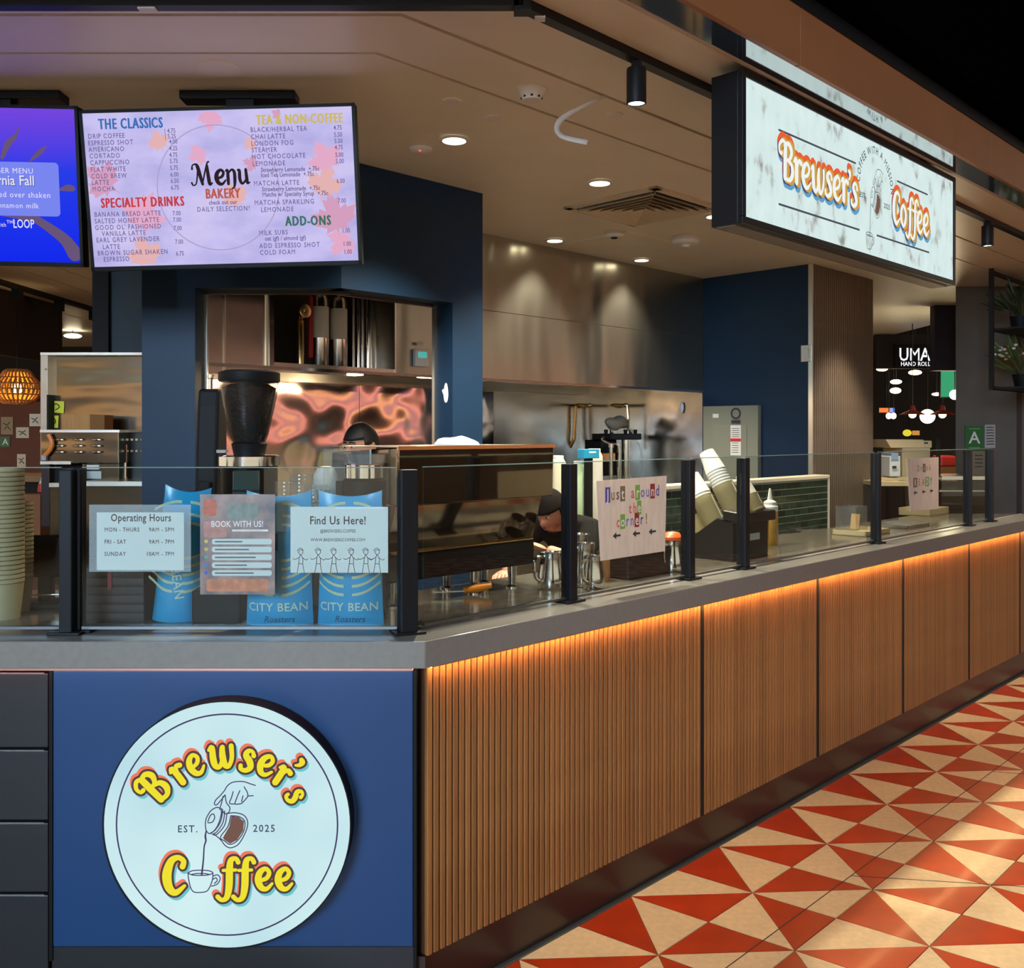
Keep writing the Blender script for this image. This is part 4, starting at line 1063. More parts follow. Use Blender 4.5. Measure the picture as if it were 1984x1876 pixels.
def coffee_bag(label, loc, rot, wd=.19, h=.385, d=.075, side=False):
    t = thing('coffee_bag', label, 'coffee bag', loc, 0, 'blue coffee bags'); t.rotation_euler = rot
    bag_mesh(wd, h, d).build('pouch', M_bag, t, smooth=True)
    def front(x, z):
        f = z/h; g = max(-1, min(1, x/(wd/2)))
        return -(d/2*min(1, (1-f)*3.2)*min(1, .75+f*2)*(1-abs(g)**3)+.004)-.0022
    m = MB()
    for zc, rr in ((.125, 0), (.15, .0), (.175, .01), (.20, .02), (.225, .03), (.30, -1), (.325, -1.4), (.36, -1.7)):
        for sgn in (-1, 1):
            P = []
            for k in range(6):
                x = sgn*(.012+.078*k/5)
                z = zc-.03+.034*(k/5)**2 if rr >= 0 else zc-.03*(k/5)**2
                P.append((x, z))
            for (xa, za_), (xb, zb2) in zip(P[:-1], P[1:]):
                n = .0042
                m.add([(xa, front(xa, za_), za_-n), (xb, front(xb, zb2), zb2-n), (xb, front(xb, zb2), zb2+n), (xa, front(xa, za_), za_+n)], [(0, 1, 2, 3)])
    m.build('printed_lines', M_bag2, t)['kind'] = 'stuff'
    if side:
        m = MB(); put_text(m, 'BEAN', -.022, .165, .038, 0, 'L', .98, 1.05, 1, rot=R(-78)); m.v = [(x, front(x, z), z) for x, y, z in m.v]; m.build('brand_lettering', M_bagt, t)
        return t
    m = MB(); put_text(m, 'CITY BEAN', 0, .048, .034, 0, 'C', .98, 1.05, 1)
    m.v = [(x, front(x, z), z) for x, y, z in m.v]; m.build('brand_lettering', M_bagt, t)
    m = MB(); put_text(m, 'Roasters', 0, .014, .028, 0, 'C', .9, 1, 0); m.v = [(x+z*.25, front(x, z), z) for x, y, z in m.v]; m.build('script_lettering', M_bagd, t)
    m = MB(); m.box(-.032, .002, -d/2-.0085, -d/2-.003, .225, .275); m.build('roast_label', mat('violet_label', srgb(72, 60, 120), .5), t)
    return t
coffee_bag('blue coffee bag standing right of the booking flyer', ((543-992)/F*2.775, 2.775, ZT_), (R(2), 0, R(3)))
coffee_bag('blue coffee bag nearest the black corner post', ((680-992)/F*2.775, 2.775, ZT_), (R(1), 0, R(-2)))
coffee_bag('blue coffee bag turned sideways behind the opening hours sheet', ((342-992)/F*2.83, 2.83, ZT_), (0, R(5), R(10)), wd=.135, h=.395, d=.09, side=True)

# coffee grinder with a big bean hopper
gp = ((483-992)/F*3.12, 3.12, ZT_)
gr = thing('coffee_grinder', 'tall black coffee grinder with clear bean-filled hopper', 'coffee grinder', gp)
MB().lathe([(0, 0), (.1, 0), (.1, .03), (.092, .04), (.092, .455), (0, .455)], 32).build('body', M_blackg, gr, smooth=True)
MB().lathe([(.093, .455), (.099, .458), (.099, .488), (.09, .492), (0, .492)], 40).build('chrome_ring', M_chrome, gr, smooth=True)
MB().lathe([(0, .492), (.05, .492), (.058, .53), (.05, .535), (0, .535)], 28).build('hopper_collar', M_blackm, gr, smooth=True)
MB().lathe([(.052, .535), (.062, .56), (.09, .69), (.096, .74)], 36, cap=False).build('hopper', clear('smoked_hopper', (.5, .48, .46), 1.5, .03, .05, (.2, .18, .16)), gr, smooth=True)
MB().lathe([(0, .536), (.047, .536), (.058, .562), (.087, .715), (.06, .728), (0, .732)], 28).build('coffee_beans', mat('roasted_beans', srgb(34, 24, 18), .5, noise=.5, nscale=60, bump=.8, bscale=70, bdist=.01), gr, smooth=True)
MB().lathe([(.098, .735), (.1, .74), (.1, .765), (.08, .772), (0, .774)], 36).build('lid', M_blackm, gr, smooth=True)
MB().box(-.028, .06, -.096, -.088, .31, .445).build('display_window', mat('display_glass', srgb(60, 70, 64), .1, coat=1), gr, bev=.004)
MB().box(-.028, .06, -.0975, -.095, .375, .383).build('display_bar', M_blackm, gr)
MB().box(-.1, -.07, -.03, .0, .50, .51).build('lever', M_chrome, gr)
# second, smaller grinder
g2 = thing('doser_grinder', 'small black grinder with chrome band beside the acrylic stand', 'coffee grinder', ((706-992)/F*2.885, 2.885, ZT_))
MB().lathe([(0, 0), (.07, 0), (.072, .02), (.066, .03), (.066, .42), (.062, .425), (0, .425)], 28).build('body', M_blackm, g2, smooth=True)
MB().lathe([(.055, .425), (.061, .428), (.061, .468), (.056, .472), (0, .472)], 36).build('chrome_band', M_chrome, g2, smooth=True)
MB().lathe([(.06, .472), (.066, .5)], 28, cap=False).build('cup_rim', M_acryl, g2, smooth=True)
MB().box(-.085, -.06, -.02, .02, .3, .42).build('adjuster', M_blackm, g2, bev=.004)
# tall black dispenser left of the hopper
dp = thing('black_dispenser', 'slim black drinks dispenser with a curved back left of the grinder', 'dispenser', ((408-992)/F*3.3, 3.3, ZT_))
MB().sprism([(-.07, 0), (.07, 0), (.07, .60), (.05, .68), (.01, .72), (-.02, .72), (-.03, .66), (-.045, .5), (-.06, .3)], -.038, .038).build('shell', mat('black_violet_plastic', srgb(9, 8, 11), .6, spec=.25), dp, bev=.012, seg=3)
MB().lathe([(0, .72), (.008, .72), (.008, .755), (.012, .758), (.012, .77), (0, .772)], 12).build('knob', M_chrome, dp, smooth=True)
MB().box(-.02, .02, -.075, -.06, .36, .4).build('spout', M_blackm, dp, bev=.004)
# acrylic stand and papers between the grinders
ac_ = thing('acrylic_stand', 'clear acrylic display stand in front of the small grinder', 'stand', ((672-992)/F*2.97, 2.97, ZT_))
MB().box(-.075, .075, 0, .004, .0, .515).build('back_sheet', M_acryl, ac_)
MB().box(-.075, .075, .0, .08, .0, .004).build('foot', M_acryl, ac_)
MB().box(.072, .077, -.002, .006, .0, .515).build('edge', clear('acrylic_edge', (.8, .85, .85), 1.6, .1, .4, (.7, .75, .75)), ac_)
MB().box(-.12, .02, .03, .09, .34, .352).build('shelf', M_acryl, ac_)
for k in range(5):
    j = thing('shot_glass', 'small clear shot glass in a row on the acrylic shelf', 'glass', ((672-992)/F*2.97-.1+k*.026, 3.03, ZT_+.3525), 0, 'shot glasses')
    MB().lathe([(.008, 0), (.011, .03), (.0105, .03), (.008, .003), (0, .003)], 12).build('tumbler', M_acryl, j, smooth=True)
pk = thing('paper_sack', 'upright crumpled white paper sack left of the small grinder', 'bag', ((632-992)/F*3.12, 3.12, ZT_))
mb = MB(); mb.lathe([(0, 0), (.05, 0), (.054, .2), (.052, .36), (.044, .42), (.03, .45), (.012, .455)], 14); mb.build('sack', mat('crumpled_paper', srgb(206, 200, 190), .7, bump=.6, bscale=14, bdist=.02), pk, smooth=True)
# clear cups by the flyer
for i, (px, Y, h) in enumerate(((556, 3.0, .42), (585, 2.98, .44), (612, 3.02, .40))):
    t = thing('cup_tower', ('leftmost clear plastic cup tower behind the blue bags', 'middle clear plastic cup tower behind the blue bags', 'rightmost clear plastic cup tower behind the blue bags')[i], 'cups', ((px-992)/F*Y, Y, ZT_), 0, 'clear cup towers')
    MB().lathe([(.03, 0), (.036, .1)], 20, cap=False).build('lowest_cup', M_acryl, t, smooth=True)
    n = int((h-.1)/.012)
    for k in range(n):
        if k == 0: first = MB().lathe([(.0355, 0), (.0375, .004), (.0375, .0065), (.0365, .0115)], 20, cap=False).build('cup_rim', M_acryl, t, (0, 0, .1), smooth=True)
        else: like(first, (0, 0, .1+k*.012), t)
# dark basket, napkin box
bk = thing('dark_mesh_box', 'dark woven crate standing behind the glass below the opening hours', 'crate', ((232-992)/F*2.86, 2.86, ZT_))
for k in range(6):
    MB().box(-.10, .10, -.07, -.062, .012+k*.026, .03+k*.026).build('slat', mat('dark_crate', srgb(44, 36, 34), .6), bk)
MB().box(-.10, .10, -.062, .07, 0, .165).build('crate_body', mat('dark_crate_body', srgb(30, 26, 26), .7), bk, bev=.004)
MB().box(-.006, .006, -.073, -.07, .1, .15).build('red_tag', mat('red_tag', srgb(130, 40, 44), .6), bk)
nb = thing('black_caddy', 'low black caddy behind the glass below the booking flyer', 'caddy', ((430-992)/F*2.82, 2.82, ZT_))
MB().box(-.075, .07, -.05, .05, 0, .1).build('caddy_body', M_blackm, nb, bev=.006)
MB().box(-.065, .06, -.04, .04, .1, .104).build('caddy_rim', M_black, nb)
# left end: cup towers in sleeves, tablet till
for i, (px, Y, h, r) in enumerate(((8, 2.86, .46, .055), (36, 2.98, .36, .042))):
    t = thing('paper_cup_tower', ('tall beige paper cup tower at the left picture edge', 'shorter beige paper cup tower beside the tall one')[i], 'cups', ((px-992)/F*Y, Y, ZT_), 0, 'beige cup towers')
    Mb_ = mat('beige_cup_paper', srgb(176, 160, 122), .6)
    MB().lathe([(r*.8, 0), (r, .11)], 24).build('lowest_cup', Mb_, t, smooth=True)
    first = None
    for k in range(int((h-.11)/.014)):
        if first is None: first = MB().lathe([(r*.97, 0), (r*1.03, .003), (r*1.03, .007), (r*1.0, .0135)], 24, cap=False).build('cup_rim', Mb_, t, (0, 0, .11), smooth=True)
        else: like(first, (0, 0, .11+k*.014), t)
tt = thing('order_terminal', 'black order terminal turned to the staff left of the double post', 'till', ((88-992)/F*3.05, 3.05, ZT_), R(8))
MB().sprism([(-.02, .10), (.0, .23), (.012, .235), (.0, .1)], -.085, .085).build('screen_back', M_blackg, tt, bev=.004)
MB().box(-.02, .02, -.01, .03, .02, .13).build('stand', M_blackm, tt)
MB().box(-.07, .07, -.06, .07, 0, .02).build('foot', M_blackm, tt, bev=.006)
MB().box(-.05, .06, .075, .08, .06, .14).build('green_card', mat('green_card', srgb(60, 90, 50), .5), tt)
MB().box(-.11, .11, -.05, -.045, .046, .05).build('chrome_bar', M_chrome, tt)

# ================================================================ espresso machine
eu, ez = UZ(770, 900, .33); eu2, _ = UZ(1071, 900, .33)
EL = eu2-eu
em_ = thing('espresso_machine', 'wide espresso machine with dark mirror back panel on the counter', 'espresso machine', B(eu, .33, ZT_), PI/4)
M_mirror = mat('dark_mirror_panel', (.30, .235, .175), .07, 1)
MB().sprism([(0, .335), (.015, .335), (.36, .36), (.36, .50), (.0, .52), (-.006, .515)], 0, EL).build('upper_housing', M_mirror, em_, bev=.004)
MB().sprism([(.012, .335), (.06, .175), (.07, .175), (.30, .175), (.30, .335)], 0, EL-.045).build('back_panel', M_mirror, em_, bev=.003)
MB().box(0, EL-.04, .055, .29, .085, .172).build('base', M_blackm, em_, bev=.006)
MB().box(-.004, EL+.004, -.01, -.002, .512, .524).build('top_rail', M_brass, em_)
MB().box(0, EL, .0, .36, .52, .522).build('cup_tray', M_side, em_)
for x in (.05, .42, EL-.11):
    for y in (.1, .25):
        MB().lathe([(.026, 0), (.026, .006), (.014, .012), (.019, .085)], 18, (x, y, 0)).build('leg', M_chrome, em_, smooth=True)
for k, x in enumerate((.2, .52)):
    MB().lathe([(.035, .2), (.035, .3)], 16, (x, .35, 0)).build('group_head', M_chrome, em_, smooth=True)
    MB().tube([(x, .35, .22), (x, .44, .215), (x, .52, .19)], .013, 8).build('portafilter_handle', M_blackm, em_, smooth=True)
MB().tube([(.03, .34, .42), (.03, .38, .3), (.03, .39, .15)], .006, 8).build('steam_wand', M_chrome, em_, smooth=True)
MB().box(.02, EL-.05, .05, .06, .176, .18).build('gold_line', M_brass, em_)
tw_ = thing('folded_towel', 'folded white towel lying on the espresso machine', 'towel', B(UZ(885, 862, .5)[0], .5, ZT_+.523), PI/4)
mb = MB(); mb.ball((0, 0, .0), (.075, .09, .028), 20, 10); mb.v = [(x, y, max(0, z)+.006*math.sin(x*60)*math.cos(y*50)*(z > .01)) for x, y, z in mb.v]; mb.build('cloth', mat('white_towel', srgb(214, 214, 216), .9), tw_, smooth=True)
kn = thing('orange_scraper', 'orange-handled scraper lying under the espresso machine', 'tool', B(UZ(925, 1115, .40)[0], .40, ZT_+.02), PI/4+R(-30))
MB().tube([(-.05, 0, 0), (.0, 0, .004), (.05, 0, .012)], [.012, .015, .01], 10).build('grip', mat('orange_plastic', srgb(226, 130, 20), .4), kn, smooth=True)
MB().box(-.16, -.05, -.012, .012, -.004, .0).build('blade', M_chrome, kn)
# ---------------------------------------------------------------- steel pitchers and jars
def pitcher(label, px, v, h, r, handle=True):
    u, _ = UZ(px, 1000, v)
    t = thing('milk_pitcher', label, 'pitcher', B(u, v, ZT_), PI/4+R(random.randint(-40, 40)), 'steel pitchers')
    MB().lathe([(0, .002), (r*.95, 0), (r, .01), (r*.98, h*.4), (r*.78, h*.82), (r*.84, h), (r*.8, h), (r*.74, h*.82), (r*.9, h*.4), (r*.9, .012), (0, .012)], 28).build('body', M_chrome, t, smooth=True)
    MB().add([(r*.8, -.012, h), (r*1.08, 0, h*1.02), (r*.8, .012, h), (r*.76, 0, h*.84)], [(0, 1, 3), (1, 2, 3), (0, 2, 1)]).build('spout', M_chrome, t)
    if handle: MB().tube([(-r*.8, 0, h*.9), (-r*1.6, 0, h*.85), (-r*1.6, 0, h*.4), (-r*.95, 0, h*.25)], .006, 8, smooth=5).build('handle', M_chrome, t, smooth=True)
    return t
pitcher('short steel pitcher left of the post by the espresso machine', 1068, .30, .135, .05)
pitcher('tall steel pitcher right of the post by the espresso machine', 1131, .26, .16, .05)
pitcher('steel pitcher touching the left edge of the corner sign', 1150, .20, .12, .042)
pitcher('steel pitcher rear of the post by the espresso machine', 1120, .42, .17, .055)
lid = pitcher('steel canister with orange lid right of the corner sign', 1303, .24, .13, .05)
MB().lathe([(.043, .132), (.042, .144), (.025, .162), (0, .166)], 24).build('lid', mat('orange_lid', srgb(226, 92, 34), .4), lid, smooth=True)
kb = thing('knock_box', 'black knock box below the corner sign', 'knock box', B(UZ(1232, 1090, .30)[0], .30, ZT_), PI/4)
MB().box(-.15, .15, -.08, .08, 0, .105).build('bin', mat('dark_brown_plastic', srgb(34, 26, 24), .5), kb, bev=.008)
MB().tube([(-.15, 0, .1), (.15, 0, .1)], .012, 8).build('knock_bar', M_blackm, kb, smooth=True)
MB().box(-.145, .145, -.075, .075, .105, .109).build('rim', M_blackm, kb)
gj = thing('grinds_jar', 'small kraft jar beside the black knock box', 'jar', B(UZ(1166, 1100, .30)[0], .30, ZT_), PI/4)
MB().lathe([(0, 0), (.03, 0), (.032, .02), (.032, .085), (.028, .09), (0, .09)], 20).build('jar', mat('kraft_jar', srgb(164, 124, 84), .7), gj, smooth=True)
# ---------------------------------------------------------------- cup stand with tilted stacks
us_, _ = UZ(1432, 1060, .28)
cs = thing('cup_stand', 'black stepped stand holding tilted cup stacks behind the glass', 'stand', B(us_, .24, ZT_), PI/4)
M_cs = mat('black_stand', srgb(26, 25, 24), .4)
MB().sprism([(-.02, 0), (-.02, .185), (.06, .19), (.16, .12), (.32, .05), (.32, 0)], -.15, .15).build('wedge', M_cs, cs, bev=.004)
MB().sprism([(-.06, .17), (-.06, .215), (.03, .225), (.03, .17)], -.15, .15).build('top_ledge', M_cs, cs, bev=.004)
MB().box(-.05, .07, -.024, -.021, .085, .115).build('stand_label', M_paper, cs)
for x in (-.14, .13):
    MB().tube([(x, -.055, .17), (x+.01, -.095, .0)], .004, 6).build('clear_leg', M_acryl, cs)
M_cupw = mat('white_paper_cup', srgb(224, 220, 210), .6)
M_sleeve = clear('beige_sleeve', (.62, .57, .44), 1.45, .12, .55, srgb(176, 164, 124))
tilt = R(-30)
def stack(label, x, y, z, r, hs, hw_, ncup, grp, inv=True):
    t = thing('cup_sleeve', label, 'cup sleeve', B(us_+x, .24+y, ZT_+z), 0, 'tilted cup sleeves')
    t.rotation_euler = (0, 0, PI/4)
    piv = MB().lathe([(r*1.08, 0), (r*1.08, hs)], 28, cap=False).build('sleeve', M_sleeve, t, rot=(tilt, 0, 0), smooth=True)
    MB().lathe([(r*1.085, .0), (r*1.12, .002), (r*1.12, .008), (r*1.085, .01)], 28, cap=False).build('sleeve_ring', M_sleeve, t, rot=(tilt, 0, 0), smooth=True)
    MB().box(-.004, .004, -r*1.1, -r*1.07, .02, hs-.01).build('bright_seam', mat('seam_plastic', srgb(230, 224, 200), .15, coat=1), t, rot=(tilt, 0, 0))
    ax = (Matrix.Rotation(PI/4, 4, 'Z') @ Matrix.Rotation(tilt, 4, 'X'))
    base = t.location
    for k in range(ncup):
        d = hs-.03+k*.014
        p = base+(ax @ Vector((0, 0, d)))
        if k == 0:
            c = thing('paper_cup', None, None, p); 
            MB().lathe([(r*1.0, 0), (r*1.03, .003), (r*1.0, .006), (r*.74, .105), (r*.7, .106), (r*.7, .1), (0, .1)], 26).build('cup', M_cupw, c, smooth=True)
        else:
            c = copy_tree(c0)
        c0 = c; c.location = p; c.rotation_euler = ax.to_euler()
        tag(c, 'white paper cup, nested upside down in the '+grp, 'cup', 'cups in the '+grp)
stack('clear cup sleeve highest on the stand, behind the post', -.01, .035, .18, .047, .17, .1, 8, 'taller white stack')
stack('clear cup sleeve in the middle of the stand', -.04, .125, .12, .047, .17, .1, 4, 'shorter white stack')
stack('clear cup sleeve lowest on the stand beside the left post', -.03, .20, .06, .044, .13, .1, 0, 'low stack')
stack('clear cup sleeve at the front of the stand right of the post', .03, -.04, .215, .032, .08, .1, 3, 'front stack')
# squeeze bottles
def squeeze(label, px, v, h, r, body, cap):
    u, _ = UZ(px, 1000, v)
    t = thing('squeeze_bottle', label, 'bottle', B(u, v, ZT_), 0, 'squeeze bottles')
    MB().lathe([(0, 0), (r*.95, 0), (r, .01), (r, h*.58), (r*.92, h*.62), (0, h*.62)], 24).build('body', body, t, smooth=True)
    MB().lathe([(r*.98, h*.6), (r*1.0, h*.68), (r*.8, h*.71), (r*.78, h*.76), (r*.35, h*.8), (r*.12, h), (0, h)], 24).build('nozzle_cap', cap, t, smooth=True)
M_syr = mat('amber_syrup', srgb(206, 156, 44), .25, coat=.5)
squeeze('squeeze bottle of amber syrup with white nozzle', 1492, .44, .285, .04, M_syr, M_white)
squeeze('smaller amber bottle with green cap', 1479, .38, .21, .026, M_syr, mat('green_cap', srgb(50, 140, 110), .4))
squeeze('white-capped bottle half hidden by the post', 1452, .46, .25, .032, M_white, M_white)
# work surface behind, trays and lids
wk = bbox(MB(), 1.8, 4.6, .64, VT-.008, .88, .93).build('work_counter', M_side, bev=.003); tag(wk, 'steel work counter in front of the green tiles', 'counter')
for i, (px, v, lab) in enumerate(((1540, .95, 'left flat clear lid tray on the work counter'), (1575, 1.0, 'right flat clear lid tray on the work counter'))):
    u, _ = UZ(px, 1020, v); t = thing('lid_tray', lab, 'tray', B(u, v, .931), PI/4+.2*i, 'lid trays')
    MB().box(-.14, .14, -.09, .09, 0, .012).build('tray', M_acryl, t, bev=.004)
    MB().lathe([(.11, .0125), (.11, .02)], 24, cap=False).build('rim', M_chrome, t)
def sheet_tray(label, px, py, v, w_, d_, z0, mt, h=.03):
    u, _ = UZ(px, py, v); t = thing('serving_tray', label, 'tray', B(u, v, z0), PI/4, 'serving trays')
    MB().box(-w_, w_, -d_, d_, 0, .006).build('tray_floor', mt, t)
    for x0, x1, y0, y1 in ((-w_, w_, -d_, -d_+.008), (-w_, w_, d_-.008, d_), (-w_, -w_+.008, -d_, d_), (w_-.008, w_, -d_, d_)):
        MB().box(x0, x1, y0, y1, 0, h).build('tray_wall', mt, t)
M_tray = mat('pale_tray', srgb(198, 180, 140), .4)
sheet_tray('pale shallow tray beyond the glass left of the drinks sign', 1668, 1000, .34, .15, .1, ZT_, M_tray)
sheet_tray('steel rimmed tray beyond the glass under the drinks sign', 1745, 1005, .36, .16, .11, ZT_, M_side, .02)
sheet_tray('pale tray stacked behind the drinks sign', 1790, 990, .60, .16, .11, ZT_, M_tray, .05)
bx = thing('clear_tip_box', 'clear acrylic tip box with folded notes on the counter', 'box', B(UZ(1650, 980, .36)[0], .36, ZT_+.031), PI/4)
for x0, x1, y0, y1 in ((-.07, .07, -.06, -.057), (-.07, .07, .057, .06), (-.07, -.067, -.06, .06), (.067, .07, -.06, .06)):
    MB().box(x0, x1, y0, y1, 0, .13).build('wall', M_acryl, bx)
MB().box(.02, .03, -.03, .02, .004, .09).build('folded_note', mat('kraft_note', srgb(200, 160, 100), .7), bx, rot=(0, R(14), 0))
# ================================================================ brewing station against the steel wall
ST = thing('brewing_counter', 'steel counter under the hood against the back wall', 'counter')
bbox(MB(), 2.6, UR-.75, VK-.72, VK-.002, .86, .9).build('counter_top', M_side, ST); bbox(MB(), UR-.75, UR-.012, VH+.05, VK-.002, .86, .9).build('counter_top', M_side, ST)
bbox(MB(), 2.6, UR-.7, VK-.66, VK-.02, .0, .86).build('cabinet', M_side, ST); bbox(MB(), UR-.7, UR-.02, VH+.08, VK-.02, .0, .86).build('cabinet', M_side, ST)
def on_wall(px, py, v):
    u, z = UZ(px, py, v); return u, z
vm = 2.79; um = 4.35; zm = UZ(1196, 845, vm)[1]
bm = thing('drip_brewer', 'black drip coffee brewer with valves and hoses at the back wall', 'coffee brewer', B(um, vm, .9), PI/4)
hb = zm-.9
MB().box(-.2, .2, -.1, .1, hb-.03, hb+.02).build('brewer_head', M_blackm, bm, bev=.008)
MB().box(-.22, .0, .0, .16, hb-.32, hb-.03).build('tower', M_blackg, bm, bev=.01)
MB().box(-.2, .2, -.1, .16, .0, .04).build('drip_tray', M_blackm, bm, bev=.006)
MB().lathe([(.035, hb-.32), (.035, hb-.03)], 16, (.05, -.05, 0)).build('steel_column', M_chrome, bm, smooth=True)
MB().lathe([(.018, hb-.36), (.018, hb-.06)], 12, (-.06, -.06, 0)).build('steel_column', M_chrome, bm, smooth=True)
MB().lathe([(.05, hb-.42), (.05, hb-.32)], 18, (.05, -.05, 0)).build('spray_collar', M_chrome, bm, smooth=True)
for k, x in enumerate((-.19, -.12, .06, .13, .19)):
    MB().lathe([(.014, hb+.02), (.018, hb+.05), (.0, hb+.055)], 10, (x, -.04, 0)).build('valve_knob', M_chrome if k % 2 else M_blackm, bm, smooth=True)
MB().tube([(.1, -.08, hb-.02), (.17, -.1, hb-.08), (.2, -.1, hb-.2), (.2, -.1, hb-.3)], .009, 8, smooth=5).build('clear_hose', M_acryl, bm, smooth=True)
MB().tube([(-.2, -.05, hb-.0), (-.27, -.06, hb-.02), (-.2, -.08, hb-.06), (-.1, -.09, hb-.08), (-.09, -.09, hb-.25)], .011, 8, smooth=5).build('steel_hose', M_chrome, bm, smooth=True)
MB().box(-.3, -.14, -.1, .0, hb-.2, hb-.13).build('copper_pan', mat('copper', (.6, .25, .1), .3, 1), bm, bev=.01)
pc = thing('filter_pouch', 'grey paper filter pouch lying on the black brewer', 'pouch', B(um, vm, zm+.055), PI/4)
mb = MB(); mb.ball((0, 0, .05), (.13, .06, .055), 14, 8); mb.v = [(x*(1.1-.9*abs(z-.02)), y, max(z, 0)+.012*math.sin(x*40)) for x, y, z in mb.v]; mb.build('pouch', mat('grey_paper', srgb(150, 142, 128), .7), pc, smooth=True)
for i, (px, lab) in enumerate(((1132, 'left brass wall tap above the brewer'), (1200, 'right brass wall tap above the brewer'))):
    v_, z = wall_frame(px, 787)
    t = thing('wall_tap', lab, 'tap', B(UR-.012, v_, z), PI/4-PI/2, 'brass wall taps')
    MB().lathe([(.02, 0), (.02, .03)], 12, M=Mx90).build('flange', M_brass, t, smooth=True)
    sg = 1
    MB().tube([(0, -.02, 0), (0, -.09, .005), (sg*.05, -.12, .005), (sg*.17, -.12, .0)], .013, 8, smooth=4).build('arm', M_brass, t, smooth=True)
    MB().ball((sg*.175, -.12, 0), .02).build('tap_end', M_chrome, t, smooth=True)
    if i == 0: MB().tube([(0, -.1, 0), (-.01, -.11, -.2), (-.02, -.12, -.32), (-.16, -.14, -.5), (-.13, -.2, -.6)], .016, 8, smooth=5).build('drain_pipe', M_brass, t, smooth=True)
    else: MB().tube([(.19, -.12, 0), (.2, -.12, -.1), (.2, -.12, -.36)], .012, 8).build('drop_pipe', M_chrome, t, smooth=True)
st_ = thing('wall_hook', 'small white hook on the pale steel side wall', 'hook', B(UR-.012, wall_frame(1324, 790)[0], wall_frame(1324, 790)[1]), PI/4-PI/2)
MB().ball((0, -.012, 0), (.02, .012, .045)).build('hook_body', M_white, st_, smooth=True)
# bottles and boxes in front of the brewer
def jug(label, px, v, ztop, h, r, mt, capm):
    u, z = UZ(px, ztop, v)
    t = thing('ingredient_jug', label, 'jug', B(u, v, z-h), PI/4, 'ingredient jugs')
    MB().lathe([(0, 0), (r, 0), (r*1.04, .02), (r*.98, h*.82), (r*.6, h*.93), (0, h*.93)], 20).build('body', mt, t, smooth=True)
    MB().lathe([(r*.62, h*.92), (r*.62, h), (0, h)], 16).build('cap', capm, t, smooth=True)
M_milk = mat('frosted_jug', srgb(196, 186, 160), .4)
sh2 = bbox(MB(), 2.45, 3.5, 1.86, 2.16, .96, 1.0).build('prep_shelf', M_side); tag(sh2, 'steel prep shelf behind the espresso machine', 'shelf')
def on_shelf(label, px, h, r, mt, capm, v=2.0):
    u, _ = UZ(px, 900, v); t = thing('ingredient_jug', label, 'jug', B(u, v, 1.0), PI/4, 'ingredient jugs')
    MB().lathe([(0, 0), (r, 0), (r*1.04, .02), (r*.98, h*.9), (r*.7, h*.96), (0, h*.96)], 20).build('body', mt, t, smooth=True)
    MB().lathe([(r*.72, h*.95), (r*.72, h), (0, h)], 16).build('cap', capm, t, smooth=True)
on_shelf('cream jug just right of the espresso machine', 1080, .46, .055, M_milk, M_white)
on_shelf('green tinted jug between post and corner sign', 1122, .42, .05, mat('pale_green_jug', srgb(160, 178, 140), .4), M_white)
on_shelf('pale measuring jug touching the corner sign', 1152, .50, .055, mat('pale_jug', srgb(190, 186, 176), .4), M_white)
bl = thing('blue_carton', 'small bright blue carton on top of the pale measuring jug', 'carton', B(UZ(1140, 886, 1.92)[0], 1.92, 1.0), PI/4)
MB().box(-.075, .075, -.03, .03, .44, .5).build('carton', mat('blue_carton', srgb(24, 140, 180), .5), bl, bev=.004)
MB().box(-.02, .02, -.02, .02, 0, .44).build('carton_stand', M_blackm, bl)
MB().box(-.03, .04, -.0315, -.03, .475, .485).build('print_line', M_paper, bl)
sy = thing('steel_rod_stand', 'upright steel milk frother rod behind the corner sign', 'frother', B(UZ(1184, 950, 2.0)[0], 2.0, 1.0), PI/4)
MB().lathe([(0, 0), (.05, 0), (.05, .01), (.012, .015), (.012, .5), (.018, .505), (.018, .53), (0, .53)], 16).build('rod', M_chrome, sy, smooth=True)
# ================================================================ ceiling devices
def CP(px, py): 
    Y = F*(ZC-EYE)/(HORIZON-py); p = W(px, py, Y); return Vector((p.x, p.y, ZC))
p = CP(1030, 172)
sd = thing('smoke_detector', 'white smoke detector on the ceiling above the counter', 'smoke detector', p)
MB().lathe([(.055, 0), (.055, -.006), (.048, -.012), (.034, -.038), (.032, -.042), (0, -.043)], 32).build('housing', M_white, sd, smooth=True)
for k in range(8):
    a = k*PI/4; MB().cbox((.035*math.cos(a), .035*math.sin(a), -.034), (.008, .008, .006)).build('sensor_slot', M_blackm, sd)
p = CP(1190, 449)
sd = thing('ceiling_sensor', 'small white ceiling sensor right of the air vent corner', 'sensor', p)
MB().lathe([(.06, 0), (.06, -.02), (.045, -.035), (0, -.036)], 24).build('housing', M_white, sd, smooth=True)
MB().lathe([(.02, -.034), (.02, -.042), (0, -.043)], 12).build('sensor_eye', M_blackm, sd, smooth=True)
p = CP(1328, 458)
sd = thing('ceiling_speaker', 'white drum-shaped detector on the ceiling left of the sign', 'detector', p)
MB().lathe([(.085, 0), (.088, -.03), (.075, -.05), (.03, -.055), (.02, -.07), (0, -.07)], 28).build('drum', M_white, sd, smooth=True)
p = CP(815, 288)
sd = thing('motion_sensor', 'white motion sensor with a red light on the ceiling', 'sensor', p)
MB().lathe([(.05, 0), (.048, -.008), (.03, -.018), (0, -.019)], 24).build('plate', M_white, sd, smooth=True)
MB().ball((0, -.028, -.014), .007, 10, 6).build('red_light', glow('red_indicator', (1, .05, .03), 3), sd)
